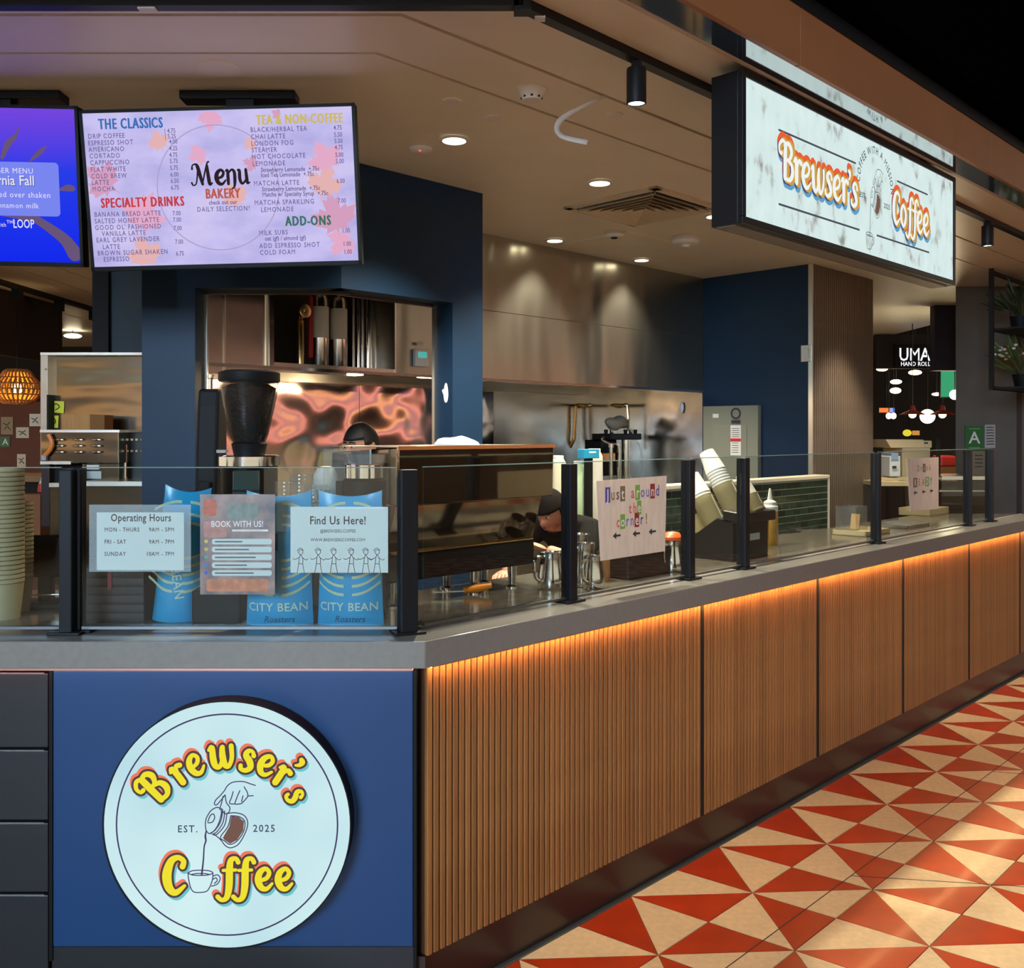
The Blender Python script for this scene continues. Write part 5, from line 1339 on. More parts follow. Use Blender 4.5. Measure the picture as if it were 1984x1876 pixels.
for i, (px, py) in enumerate(((955, 228), (875, 195), (1190, 222))):
    p = CP(px, py); sp = thing('sprinkler_cover', ('flush sprinkler cover left of the smoke detector', 'flush sprinkler cover nearest the menu screen', 'flush sprinkler cover below the track spotlight')[i], 'sprinkler', p, 0, 'sprinkler covers')
    MB().lathe([(.035, 0), (.034, -.005), (0, -.006)], 24).build('cover', M_white, sp, smooth=True)
p = CP(425, 132); sp = thing('ceiling_disc', 'flush round cover on the ceiling above the menu screen', 'cover', p)
MB().lathe([(.072, 0), (.071, -.004), (0, -.005)], 32).build('cover', M_ceil, sp, smooth=True)
# square air vent with louvres
p = CP(1248, 401)
vt = thing('air_vent', 'square louvred air vent in the ceiling', 'air vent', p, PI/4)
VSZ = .31
M_vent = mat('vent_metal', srgb(222, 208, 180), .4)
for x0, x1, y0, y1 in ((-VSZ, VSZ, -VSZ, -VSZ+.045), (-VSZ, VSZ, VSZ-.045, VSZ), (-VSZ, -VSZ+.045, -VSZ, VSZ), (VSZ-.045, VSZ, -VSZ, VSZ)):
    MB().box(x0, x1, y0, y1, -.012, 0).build('frame', M_vent, vt)
MB().box(-VSZ+.04, VSZ-.04, -VSZ+.04, VSZ-.04, -.003, -.001).build('dark_throat', mat('vent_throat', srgb(12, 10, 8), .9), vt)
for k in range(6):
    a = VSZ-.055-.042*k
    for rz in range(4):
        Mz = Matrix.Rotation(rz*PI/2, 4, 'Z')
        if a > .03: MB().sprism([(-a+.02, -.004), (-a+.023, -.004), (-a+.004, -.026), (-a, -.026)], -a, a, Mz).build('louvre', M_vent, vt)
p0, p1 = CP(1200, 470), CP(1290, 483)
ah = thing('access_hatch', 'flush square access hatch in the ceiling near the hood', 'hatch', CP(1200, 474), PI/4)
MB().box(-.3, .3, -.3, .3, -.004, 0).build('hatch_frame', M_ceil, ah)
MB().box(-.285, .285, -.285, .285, -.008, -.004).build('hatch_panel', M_ceil, ah)
# white plastic ribbon dangling from the slot
a, b, c, d, e = W(1178, 186, 3.42), W(1118, 212, 3.42), W(1083, 236, 3.43), W(1086, 262, 3.44), W(1138, 276, 3.42)
rb = MB(); P = catmull([a+Vector((0, 0, .004)), b, c, d, e], 6); n = len(P)
vs = []
for i, q in enumerate(P):
    f = i/(n-1); wd = .003+.008*math.sin(min(1, f*1.5)*PI*.5)
    t = (P[min(i+1, n-1)]-P[max(i-1, 0)]).normalized(); nn = Vector((-t.z, .35, t.x)).normalized()*wd
    vs += [q+nn, q-nn]
rb.add(vs, [(2*i, 2*i+1, 2*i+3, 2*i+2) for i in range(n-1)])
o = rb.build('plastic_ribbon', clear('ribbon_film', (.9, .9, .9), 1.3, .2, .55, (.9, .88, .84)), None, smooth=True); tag(o, 'loose white plastic ribbon dangling from the ceiling slot', 'ribbon')
sm = o.modifiers.new('t', 'SOLIDIFY'); sm.thickness = .0015

# ================================================================ people
def skin_mesh(J, E, root, sub=2):
    me = bpy.data.meshes.new('sk'); names = list(J)
    me.from_pydata([J[n][0] for n in names], [(names.index(a), names.index(b)) for a, b in E], [])
    o = bpy.data.objects.new('sk', me); COL.objects.link(o)
    o.modifiers.new('s', 'SKIN'); ss = o.modifiers.new('u', 'SUBSURF'); ss.levels = sub; ss.render_levels = sub
    for i, n in enumerate(names):
        r = J[n][1]; sv = me.skin_vertices[0].data[i]; sv.radius = r if isinstance(r, tuple) else (r, r); sv.use_root = (n == root)
    bpy.context.view_layer.update()
    ev = o.evaluated_get(bpy.context.evaluated_depsgraph_get()).to_mesh()
    mb = MB(); mb.add([tuple(v.co) for v in ev.vertices], [tuple(p.vertices) for p in ev.polygons])
    bpy.data.objects.remove(o); bpy.data.meshes.remove(me)
    return mb
def head_pts(grow=0.0, seg=36, rings=26):
    vs = []; fs = []
    def shape(x, y, z):
        q = max(0, -z)
        fx = 1-.42*q**1.6; fy = 1-.22*q**2
        X, Y, Z = x*.076*fx, y*.096*fy, z*.118
        if y < 0:
            Y += .010*(1-min(1, abs(z)*1.3))*(-y)**2*.3
            nose = math.exp(-((X/.013)**2))*math.exp(-(((Z+.018)/.026)**2)); Y -= .024*nose*(-y)
            for s in (-1, 1):
                Y += .009*math.exp(-(((X-s*.03)/.017)**2)-(((Z-.012)/.014)**2))*(-y)
                Y -= .004*math.exp(-(((X-s*.032)/.022)**2)-(((Z-.036)/.008)**2))*(-y)
            Y -= .006*math.exp(-((X/.02)**2)-(((Z+.058)/.010)**2))*(-y)
            Y -= .006*math.exp(-((X/.018)**2)-(((Z+.098)/.016)**2))*(-y)
        l = 1+grow/.09
        return (X*l, Y*l, Z*l)
    for i in range(rings+1):
        t = -PI/2+PI*i/rings
        for k in range(seg):
            a = 2*PI*k/seg; vs.append(shape(math.cos(t)*math.sin(a), -math.cos(t)*math.cos(a), math.sin(t)))
    for i in range(rings):
        for k in range(seg): fs.append((i*seg+k, i*seg+(k+1) % seg, (i+1)*seg+(k+1) % seg, (i+1)*seg+k))
    return vs, fs
def hand(mb, M, curl=.5):
    mb.ball((0, 0, -.045), (.038, .015, .05), 12, 8, M)
    for k, (x, L_) in enumerate(((-.028, .066), (-.009, .076), (.010, .072), (.028, .056))):
        p0 = Vector((x, 0, -.085)); p1 = p0+Vector((x*.1, -.3*curl*L_, -.45*L_)); p2 = p1+Vector((0, -.5*curl*L_, -.3*L_)); p3 = p2+Vector((0, -.45*curl*L_, -.12*L_))
        mb.tube([p0, p1, p2, p3], [.0095, .009, .0085, .006], 8, M)
    mb.tube([(.03, -.005, -.03), (.052, -.02, -.06), (.05, -.034, -.088)], [.012, .0105, .008], 8, M)
def person(label, loc, rz, J, headc, headrot, skin, shirt, trousers, hairm, hair_rule, arms_curl=.6):
    root = thing('person', label, 'person', loc, rz)
    E = [('pelvis', 'waist'), ('waist', 'chest'), ('chest', 'neck0'), ('neck0', 'neck1'), ('neck1', 'skull')]
    for s in 'LR':
        E += [('chest', 'sh'+s), ('sh'+s, 'el'+s), ('el'+s, 'wr'+s), ('pelvis', 'hip'+s), ('hip'+s, 'kn'+s), ('kn'+s, 'an'+s), ('an'+s, 'toe'+s)]
    Mh = Matrix.Translation(headc) @ headrot
    JJ = {k: (v[0], v[1]) for k, v in J.items()}
    JJ['skull'] = (tuple(Mh @ Vector((0, .02, -.04))), .05)
    mb = skin_mesh(JJ, E, 'pelvis')
    vs, fs = head_pts(); mb.add(vs, fs, Mh)
    for s in (-1, 1): mb.ball((s*.078, .012, -.004), (.012, .022, .034), 10, 8, Mh)
    for s in 'LR':
        wv = Vector(J['wr'+s][0]); d = (wv-Vector(J['el'+s][0])).normalized()
        q = d.to_track_quat('-Z', 'Y').to_matrix().to_4x4(); hand(mb, Matrix.Translation(wv) @ q, arms_curl)
    mb.build('body', skin, root, smooth=True)
    grow = .016
    def sub(keys, Es, gr, rt):
        return skin_mesh({k: (JJ[k][0], tuple(x+gr for x in JJ[k][1]) if isinstance(JJ[k][1], tuple) else JJ[k][1]+gr) for k in keys}, Es, rt)
    kx = ['pelvis', 'waist', 'chest', 'neck0', 'shL', 'elL', 'shR', 'elR']
    sub(kx, [e for e in E if e[0] in kx and e[1] in kx], grow, 'pelvis').build('shirt', shirt, root, smooth=True)
    kx = ['pelvis', 'hipL', 'knL', 'anL', 'hipR', 'knR', 'anR']
    sub(kx, [e for e in E if e[0] in kx and e[1] in kx], grow+.004, 'pelvis').build('trousers', trousers, root, smooth=True)
    vs, fs = head_pts(.013)
    keep = [f for f in fs if hair_rule(sum((Vector(vs[i]) for i in f), Vector())/4)]
    used_ = sorted({i for f in keep for i in f}); mp_ = {o_: n_ for n_, o_ in enumerate(used_)}
    hb_ = MB(); hb_.add([vs[i] for i in used_], [tuple(mp_[i] for i in f) for f in keep], Mh)
    h = hb_.build('hair', hairm, root, smooth=True); sm_ = h.modifiers.new('t', 'SOLIDIFY'); sm_.thickness = .014; sm_.offset = -1
    for s in (-1, 1):
        MB().ball((s*.030, -.082, .012), (.013, .010, .0085), 12, 8, Mh).build('eye', mat('eye_white', srgb(210, 204, 196), .3), root, smooth=True)
        MB().ball((s*.030, -.0895, .012), (.006, .004, .006), 10, 6, Mh).build('iris', mat('dark_iris', srgb(30, 20, 14), .2), root, smooth=True)
        MB().tube([(s*.014, -.092, .034), (s*.03, -.093, .038), (s*.05, -.08, .031)], .0042, 6, Mh).build('eyebrow', hairm, root, smooth=True)
    MB().tube([(-.02, -.085, -.057), (0, -.0935, -.056), (.02, -.085, -.057)], [.003, .0045, .003], 6, Mh).build('lips', mat('lip_tone', srgb(130, 70, 60), .5), root, smooth=True)
    return root
M_skin = mat('skin_tone', srgb(176, 120, 86), .55)
M_skin2 = mat('fair_skin', srgb(200, 140, 118), .55)
M_hair = mat('black_hair', srgb(12, 10, 10), .6, bump=.5, bscale=90, bdist=.004, stretch=(1, 1, .3))
M_shirt = mat('black_shirt', srgb(13, 13, 14), .9, spec=.2); M_jean = mat('dark_trousers', srgb(30, 32, 40), .9)
# barista in the kitchen behind the opening
hp = W(705, 862, 5.12)
Jp = {'pelvis': ((0, .02, .90), (.15, .11)), 'waist': ((0, .01, 1.05), (.14, .10)), 'chest': ((0, .0, 1.26), (.16, .11)), 'neck0': ((0, .0, 1.38), .06), 'neck1': ((0, -.01, 1.43), .05),
      'shL': ((.19, .0, 1.34), .06), 'elL': ((.26, -.03, 1.07), .043), 'wrL': ((.2, -.24, .98), .03), 'shR': ((-.19, 0, 1.34), .06), 'elR': ((-.26, -.03, 1.07), .043), 'wrR': ((-.2, -.24, .98), .03),
      'hipL': ((.09, .02, .86), .085), 'knL': ((.1, .0, .47), .058), 'anL': ((.1, .03, .08), .04), 'toeL': ((.11, -.12, .035), .032), 'hipR': ((-.09, .02, .86), .085), 'knR': ((-.1, .0, .47), .058), 'anR': ((-.1, .03, .08), .04), 'toeR': ((-.11, -.12, .035), .032)}
person('person with short black hair standing in the kitchen behind the opening', (hp.x, hp.y, .0), R(-42), Jp, (0, -.015, hp.z-.01), Matrix.Rotation(R(8), 4, 'X'), M_skin, M_shirt, M_jean, M_hair,
       lambda c: c.z > .055 or (c.y > .0 and c.z > -.06) or (c.y > -.03 and c.z > .01))
# second worker bent low beside the espresso machine
h2 = W(1070, 990, 5.25)
Jq = {'pelvis': ((0, .42, .80), (.15, .11)), 'waist': ((0, .31, .93), (.14, .10)), 'chest': ((0, .13, 1.05), (.16, .11)), 'neck0': ((0, .06, 1.09), .06), 'neck1': ((0, .03, 1.10), .05),
      'shL': ((.19, .12, 1.06), .06), 'elL': ((.24, -.05, .90), .043), 'wrL': ((.10, -.20, .98), .03), 'shR': ((-.19, .12, 1.06), .06), 'elR': ((-.25, -.03, .86), .043), 'wrR': ((-.16, -.22, .84), .03),
      'hipL': ((.09, .42, .78), .085), 'knL': ((.11, .25, .42), .058), 'anL': ((.11, .40, .08), .04), 'toeL': ((.12, .25, .035), .032), 'hipR': ((-.09, .42, .78), .085), 'knR': ((-.11, .25, .42), .058), 'anR': ((-.11, .40, .08), .04), 'toeR': ((-.12, .25, .035), .032)}
person('person with dark hair bent low beside the espresso machine', (h2.x, h2.y, 0), R(-38), Jq, (0, -.01, h2.z), Matrix.Rotation(R(28), 4, 'X'), M_skin2, M_shirt, M_jean, mat('dark_hair', srgb(14, 11, 10), .85, spec=.15, bump=.5, bscale=90, bdist=.004),
       lambda c: c.z > .04 or (c.y > -.02 and c.z > -.05))

# ================================================================ oven station left of the navy wall
ov = thing('pizza_oven', 'tall steel oven with vented lower housing left of the navy pier', 'oven', (0, 0, 0))
YO = 5.0
def ob(name, x0, x1, y0, y1, Y0, Y1, mt, bev=0, par=None):
    a = W(x0, y1, Y0); b = W(x1, y0, Y0)
    return MB().box(a.x, b.x, Y0, Y1, a.z, b.z).build(name, mt, par or ov, bev=bev)
ob('rear_panel', 93, 300, 685, 840, YO+.25, YO+.6, M_oven)
ob('side_channel', 78, 93, 684, 840, YO+.2, YO+.6, M_side, .004)
ob('top_edge', 78, 300, 683, 688, YO+.19, YO+.6, M_edge)
ob('dark_gap', 90.5, 94, 765, 838, YO+.18, YO+.3, M_blackm)
for y in (714, 758): ob('rivet', 87, 90, y, y+3, YO+.192, YO+.2, M_chrome)
lowm = M_oven
ob('vented_housing', 78, 230, 836, 898, YO-.05, YO+.3, lowm, .004)
ob('housing_rim', 77, 231, 833, 838, YO-.055, YO+.3, M_edge)
for i in range(3):
    for j, x in enumerate((106, 143, 178)):
        a = W(x, 852+i*12, YO-.05)
        MB().ball((a.x+.028, YO-.05, a.z), (.036, .012, .009), 14, 8).build('louvre', M_chrome, ov, smooth=True)
ob('lower_frame', 78, 137, 894, 900, YO-.06, YO+.3, M_edge)
ob('side_column', 160, 230, 898, 932, YO-.03, YO+.3, M_oven, .003)
ob('rating_plate', 168, 192, 901, 910, YO-.033, YO-.03, M_paper); ob('rating_plate', 168, 196, 913, 928, YO-.033, YO-.03, M_paper)
ob('left_leg', 80, 96, 900, 1020, YO+.0, YO+.3, mat('dark_steel', srgb(70, 62, 66), .3, .8))
ob('oven_mouth', 96, 160, 900, 934, YO+.05, YO+.3, M_blackm)
ob('rear_control_unit', 231, 292, 838, 940, YO+.1, YO+.4, mat('dark_control', srgb(28, 34, 38), .3), .004)
for i in range(2):
    for j in range(3): ob('control_knob', 253+j*9, 258+j*9, 850+i*22, 854+i*22, YO+.09, YO+.1, M_chrome)
a, b = W(236, 862, YO+.05), W(243, 930, YO+.05); MB().tube([(a.x, YO+.05, a.z), (b.x, YO+.05, a.z), (b.x, YO+.05, b.z)], .009, 8).build('pipe', M_chrome, ov, smooth=True)
a = W(80, 840, YO-.06); MB().tube([W(94, 842, YO-.07), W(101, 858, YO-.07), W(97, 872, YO-.07), W(86, 884, YO-.07)], .012, 8, smooth=5).build('orange_cable', mat('orange_cable', srgb(230, 130, 50), .4), ov, smooth=True)
ob('cable_plug', 80, 89, 882, 892, YO-.08, YO-.055, mat('grey_plug', srgb(150, 160, 180), .4))
otb = thing('oven_table', 'steel table carrying the oven left of the navy pier', 'table', (0, 0, 0))
za = W(150, 936, YO).z
ob('table_top', 152, 290, 933, 942, YO-.2, YO+.6, M_edge, 0, otb); ob('table_top', 95, 118, 936, 944, YO-.2, YO+.6, M_edge, 0, otb)
ob('apron', 156, 290, 942, 1100, YO-.15, YO+.5, M_oven, 0, otb); ob('apron', 97, 118, 944, 1100, YO-.15, YO+.5, M_oven, 0, otb)
ob('blue_post', 119, 142, 908, 1100, YO-.18, YO-.1, M_navy, 0, otb); ob('blue_post', 145, 153, 908, 1100, YO-.1, YO-.02, M_navy, 0, otb)
a = W(112, 835, YO-.05); b_ = W(188, 805, YO-.05)
cbx = thing('cardboard_box', 'brown cardboard box on top of the vented oven housing', 'box', ((a.x+b_.x)/2, YO+.1, W(0, 833, YO-.055).z))
hw_ = (b_.x-a.x)/2; hh = .083
MB().box(-hw_, hw_*.42, -.1, .05, 0, hh).build('box_front', mat('cardboard', srgb(186, 132, 76), .8, noise=.1, nscale=8, stretch=(12, 1, 1)), cbx)
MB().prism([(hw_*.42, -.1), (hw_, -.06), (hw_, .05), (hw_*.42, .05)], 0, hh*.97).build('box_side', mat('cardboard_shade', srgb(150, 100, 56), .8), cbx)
for i, (x0, x1, y0, y1) in enumerate(((95, 124, 777, 800), (96, 113, 805, 829))):
    a, b_ = W(x0, y1, YO+.245), W(x1, y0, YO+.245)
    t = thing('yellow_note', ('upper yellow sticky note on the oven panel', 'lower yellow sticky note half behind the cardboard box')[i], 'note', ((a.x+b_.x)/2, YO+.245, (a.z+b_.z)/2), 0, 'yellow notes')
    w_, h_ = (b_.x-a.x)/2, (b_.z-a.z)/2
    MB().box(-w_, w_, 0, .002, -h_, h_).build('note_paper', mat('yellow_note', srgb(226, 222, 40), .6), t, rot=(0, R(3), 0))
    m = MB(); ribbon(m, [(-w_*.4, h_*.3, .006), (0, h_*.5, .006), (w_*.4, .0, .006), (-w_*.1, -h_*.5, .006)], 0, -.001, 5); m.build('scribble', M_ink, t)
# ================================================================ left hall beyond
bh = MB().box(-4.42, -4.34, 6.0, 9.06, 2.27, ZC).build('wall_bulkhead', mat('brown_bulkhead', srgb(46, 30, 24), .6)); tag(bh, kind='structure')
bh2 = MB().box(-9, -4.2, 13.3, 13.5, 0, 3.4); wf = bh2.build('wall_far', mat('far_dark_wall', srgb(26, 20, 18), .8)); tag(wf, kind='structure')
MB().box(-4.2, 9, 14.8, 15.0, 0, 3.6).build('wall_section', MATS['far_dark_wall'], wf)
lt2 = thing('light_track', 'black ceiling light track over the left hall', 'track', (0, 0, 0))
MB().box(-4.13, -4.07, 5.5, 12, ZC-.035, ZC).build('track_rail', M_black, lt2)
for y in (7.78, 8.5, 9.2):
    MB().box(-4.13, -4.07, y-.04, y+.04, ZC-.12, ZC-.03).build('adapter', M_black, lt2)
MB().tube([(-4.1, 8.5, ZC-.1), (-4.1, 8.5, 2.3)], .004, 6).build('cord', M_black, lt2); MB().tube([(-4.1, 9.2, ZC-.1), (-4.1, 9.2, 2.3)], .004, 6).build('cord', M_black, lt2)
pl = W(37, 753, 7.78)
wk_ = thing('wicker_pendant', 'glowing woven wicker pendant lamp at the left picture edge', 'pendant lamp', (-4.1, 7.78, pl.z))
M_wick = mat('wicker', srgb(196, 122, 44), .7, noise=.45, nscale=18, stretch=(3, 3, 9))
prof_ = [(.075, .155), (.10, .14), (.13, .09), (.178, .04), (.188, -.005), (.175, -.05), (.13, -.10), (.10, -.125)]
for k in range(56):
    a = 2*PI*k/56; aa = a+.22
    P = [Vector((r*math.cos(a+(aa-a)*i/7*(1 if k % 2 else -1)), r*math.sin(a+(aa-a)*i/7*(1 if k % 2 else -1)), z)) for i, (r, z) in enumerate(prof_)]
    MB().tube(P, .0075, 5).build('cane', M_wick, wk_)
for r, z in prof_:
    MB().tube([(r*math.cos(2*PI*k/24), r*math.sin(2*PI*k/24), z) for k in range(25)], .006, 5).build('hoop', mat('dark_cane', srgb(120, 66, 20), .7), wk_)
tl = bpy.data.materials.new('woven_liner'); tl.use_nodes = True; tn = tl.node_tree; tn.nodes.clear()
tb_ = tn.nodes.new('ShaderNodeBsdfTranslucent'); tb_.inputs[0].default_value = (*srgb(236, 150, 60), 1); tp_ = tn.nodes.new('ShaderNodeBsdfTransparent'); tx_ = tn.nodes.new('ShaderNodeMixShader'); tx_.inputs[0].default_value = .62; to_ = tn.nodes.new('ShaderNodeOutputMaterial')
tn.links.new(tp_.outputs[0], tx_.inputs[1]); tn.links.new(tb_.outputs[0], tx_.inputs[2]); tn.links.new(tx_.outputs[0], to_.inputs[0])
MB().lathe([(r*.96, z) for r, z in prof_], 32, cap=False).build('woven_liner', tl, wk_, smooth=True)
MB().ball((0, 0, .0), .042).build('bulb', glow('pendant_bulb', (1, .72, .36), 22), wk_, smooth=True)
MB().lathe([(.02, .04), (.02, .10), (.006, .11)], 12).build('socket', M_black, wk_, smooth=True)
MB().tube([(0, 0, .1), (0, 0, ZC-.1-pl.z)], .004, 6).build('cord', M_black, wk_)
lamp('pendant_light', 'POINT', (-4.1, 7.78, pl.z-.0), 14, (1, .62, .26), size=.05)
nw = MB().box(-7.5, -4.15, 9.5, 9.6, 0, 1.92).build('wall_notice', mat('notice_wall', srgb(92, 46, 24), .7, noise=.1, nscale=5)); tag(nw, kind='structure')
for i, (x0, x1, y0, y1, c, lab) in enumerate(((2, 25, 808, 842, (150, 130, 100), 'beige notice high on the brown wall'), (31, 56, 828, 849, (200, 190, 170), 'white notice with a dark curl on the brown wall'), (57, 78, 802, 826, (214, 206, 190), 'white notice with crossed lines near the oven'), (0, 19, 846, 866, (70, 110, 74), 'green lettered card on the brown wall'), (33, 50, 880, 905, (196, 186, 160), 'small menu card low on the brown wall'))):
    a, b_ = W(x0, y1, 9.49), W(x1, y0, 9.49)
    t = thing('wall_notice', lab, 'notice', ((a.x+b_.x)/2, 9.494, (a.z+b_.z)/2), 0, 'notices on the brown wall'); w_, h_ = (b_.x-a.x)/2, (b_.z-a.z)/2
    MB().box(-w_, w_, -.004, 0, -h_, h_).build('paper', mat('notice_%d' % i, srgb(*c), .7), t)
    m = MB()
    if i == 3: put_text(m, 'A', w_*.1, -h_*.6, h_*1.7, -.006, 'C', 1, 1, 1); m.build('lettering', M_paper, t)
    else:
        ribbon(m, [(-w_*.6, h_*.3, .008), (0, h_*.1, .01), (w_*.5, h_*.4, .008)], 0, -.006, 4); ribbon(m, [(-w_*.4, -h_*.4, .008), (w_*.1, -h_*.1, .01), (w_*.6, -h_*.5, .008)], 0, -.006, 4); m.build('print', M_ink, t)
lb = thing('sauce_counter', 'low cluttered counter in the left hall below the notices', 'counter', (0, 0, 0))
def hb2(name, x0, x1, y0, y1, Y0, Y1, mt): 
    a = W(x0, y1, Y0); b_ = W(x1, y0, Y0); return MB().box(a.x, b_.x, Y0, Y1, a.z, b_.z).build(name, mt, lb)
hb2('upper_ledge', -60, 78, 922, 934, 7.6, 8.2, mat('tan_ledge', srgb(150, 112, 76), .6)); hb2('counter_front', -60, 78, 958, 1100, 7.5, 8.3, mat('tan_front', srgb(150, 92, 54), .6)); hb2('black_back', -60, 78, 934, 958, 7.7, 8.2, M_blackm)
for i, px in enumerate((70, 62)):
    a = W(px, 956, 7.45); t = thing('sauce_bottle', ('red sauce bottle with white nozzle nearest the oven leg', 'second red sauce bottle on the left counter')[i], 'bottle', (a.x, 7.6, a.z), 0, 'red sauce bottles')
    MB().lathe([(0, 0), (.028, 0), (.03, .02), (.022, .07), (0, .07)], 14).build('body', mat('red_sauce', srgb(200, 40, 40), .4), t, smooth=True)
    MB().lathe([(.02, .068), (.006, .1), (.004, .125), (0, .125)], 12).build('nozzle', M_white, t, smooth=True)
dl = thing('ceiling_disc_lamp', 'bright oval lamp below the left hall ceiling', 'lamp', W(141, 651, 11.2))
MB().ball((0, 0, 0), (.10, .10, .028)).build('diffuser', glow('hall_lamp', (1, .85, .55), 8), dl, smooth=True)
MB().tube([(0, 0, .02), (0, 0, ZC-dl.location.z)], .006, 6).build('stem', M_black, dl)

# ================================================================ right hall beyond the fluted pier
pil = MB().prism([(3.71, 7.85), (5.6, 7.85), (5.6, 8.6), (4.08, 8.6)], 0, ZC).build('wall_pillar', M_grey); tag(pil, kind='structure')
MB().box(4.22, 4.26, 7.845, 7.85, 0, ZC).build('pillar_seam', M_joint, pil)
YK = 7.842
def card(name, label, x0, x1, y0, y1, mt, Y=YK, cat='card'):
    a, b_ = W(x0, y1, Y), W(x1, y0, Y); t = thing(name, label, cat, ((a.x+b_.x)/2, Y, (a.z+b_.z)/2)); w_, h_ = (b_.x-a.x)/2, (b_.z-a.z)/2
    MB().box(-w_, w_, -.003, .006, -h_, h_).build('paper', mt, t); return t, w_, h_
t, w_, h_ = card('grade_card', 'green hygiene grade card with a white A on the grey pillar', 1870, 1905, 825, 873, mat('grade_green', srgb(34, 100, 48), .5))
m = MB(); put_text(m, 'A', 0, -h_*.42, h_*1.35, -.005, 'C', 1, 1, 1); m.build('lettering', M_paper, t)
m = MB(); m.box(-w_*.6, w_*.6, -.005, -.0035, h_*.72, h_*.78); m.box(-w_*.6, w_*.6, -.005, -.0035, -h_*.8, -h_*.74); o = m.build('small_print', mat('pale_green_print', srgb(120, 170, 120), .6), t); o['kind'] = 'stuff'
t, w_, h_ = card('permit_sheet', 'white permit sheet right of the green grade card', 1908, 1928, 823, 868, mat('permit_paper', srgb(170, 170, 168), .7))
m = MB()
for k in range(7): ribbon(m, [(-w_*.7, h_*(.75-.24*k), .008), (w_*(.1+.07*k), h_*(.78-.24*k), .008), (w_*.7, h_*(.74-.24*k), .006)], 0, -.005, 3)
m.build('print', M_ink, t)['kind'] = 'stuff'
t, w_, h_ = card('beige_notice', 'faded beige notice below the green grade card', 1881, 1911, 874, 922, mat('beige_notice', srgb(150, 138, 116), .7))
m = MB()
for k in range(4): m.box(-w_*.5, w_*.5, -.005, -.0035, h_*(.6-.3*k), h_*(.68-.3*k))
m.build('print', M_ink, t)['kind'] = 'stuff'
# black plant shelf
sf = thing('plant_shelf', 'black metal plant shelf hanging by the grey pillar', 'shelf', (3.575, 7.0, 0), PI/4)
z1_, z2_ = W(0, 638, 7.0).z, W(0, 752, 7.0).z
for x in (0, 1.3):
    for y in (0, -.3): MB().box(x-.015, x+.015, y-.015, y+.015, z2_-.015, ZC).build('upright', M_black, sf)
for z in (ZC-.03, z1_, z2_):
    for y in (0, -.3): MB().box(0, 1.3, y-.013, y+.013, z-.013, z+.013).build('rail', M_black, sf)
for z in (z1_, z2_): MB().box(0, 1.3, -.3, 0, z-.006, z+.006).build('shelf_board', M_black, sf)
M_leafd = mat('dark_leaf', srgb(36, 58, 26), .5, rand=.3)
def plant(label, px, Y, z, n, h, spread, mt, flowers=False):
    x = (px-992)/F*Y
    t = thing('potted_plant', label, 'plant', (x, Y, z))
    MB().lathe([(0, 0), (.055, 0), (.075, .1), (.07, .1), (0, .09)], 18).build('pot', M_blackm, t, smooth=True)
    rr = random.Random(int(px)); 
    lm = MB().add([(0, 0, 0), (.012, .004, .06), (.004, 0, .14), (-.012, .004, .06)], [(0, 1, 2, 3)]).mesh('leaf', mt)
    for k in range(n):
        a = rr.uniform(0, 2*PI); el = rr.uniform(.1, 1.3); d = rr.uniform(.3, 1)
        o = bpy.data.objects.new('leaf', lm); COL.objects.link(o); o.parent = t
        o.location = (spread*d*math.cos(a)*math.sin(el), spread*d*math.sin(a)*math.sin(el), .1+h*d*math.cos(el))
        o.rotation_euler = (rr.uniform(-.6, .6), el, a)
    for k in range(10):
        a = rr.uniform(0, 2*PI); MB().tube([(0, 0, .08), (spread*.4*math.cos(a), spread*.4*math.sin(a), .1+h*.6), (spread*.8*math.cos(a), spread*.8*math.sin(a), .1+h*.8)], .003, 4).build('stem', mt, t)
    if flowers:
        fm = MB().ball((0, 0, 0), (.014, .014, .01), 8, 5).mesh('flower', mat('white_petal', srgb(220, 206, 196), .6))
        for k in range(26):
            o = bpy.data.objects.new('flower', fm); COL.objects.link(o); o.parent = t
            o.location = (rr.uniform(-.18, .1), rr.uniform(-.1, .1), .26+rr.uniform(-.05, .06))
plant('dark green fern on the upper shelf of the plant frame', 1977, 7.1, z1_+.007, 90, .20, .20, M_leafd)
plant('white flowering plant on the lower shelf of the plant frame', 1982, 7.1, z2_+.007, 70, .22, .22, mat('mid_leaf', srgb(66, 84, 34), .5, rand=.3), True)
rl = thing('round_lamp', 'dim round wicker ball behind the white flowers', 'ornament', W(1958, 690, 7.45))
MB().ball((0, 0, 0), .095, 24, 14).build('ball', mat('wicker_ball', srgb(120, 92, 62), .8, noise=.2, nscale=20), rl, smooth=True)
MB().tube([(0, 0, .09), (0, 0, ZC-W(1958, 690, 7.45).z)], .004, 6).build('cord', M_black, rl)
# far stall with lit lettering
fs_ = MB().box(4.5, 6.2, 11.6, 11.7, W(0, 714, 11.6).z, ZC-.01).build('stall_bulkhead', mat('stall_bulkhead', srgb(20, 17, 16), .7)); tag(fs_, 'dark bulkhead of the far stall carrying the lit lettering', 'bulkhead')
pt_ = W(1779, 694, 11.56)
ss_ = thing('stall_lettering', 'lit white stall name lettering in the far hall', 'sign', (pt_.x, 11.57, pt_.z))
m = MB(); put_text(m, 'UMAF', 0, -.03, .225, 0, 'C', .80, 1.0, 1); m.build('large_lettering', glow('stall_white', srgb(226, 232, 240), 1.4), ss_)
m = MB(); put_text(m, 'HAND ROLL B', 0, -.095, .072, 0, 'C', .90, 1.0, 1); m.build('small_lettering', MATS['stall_white'], ss_)
MB().box(-.28, .28, .002, .03, -.11, .17).build('letter_rail', M_blackm, ss_)
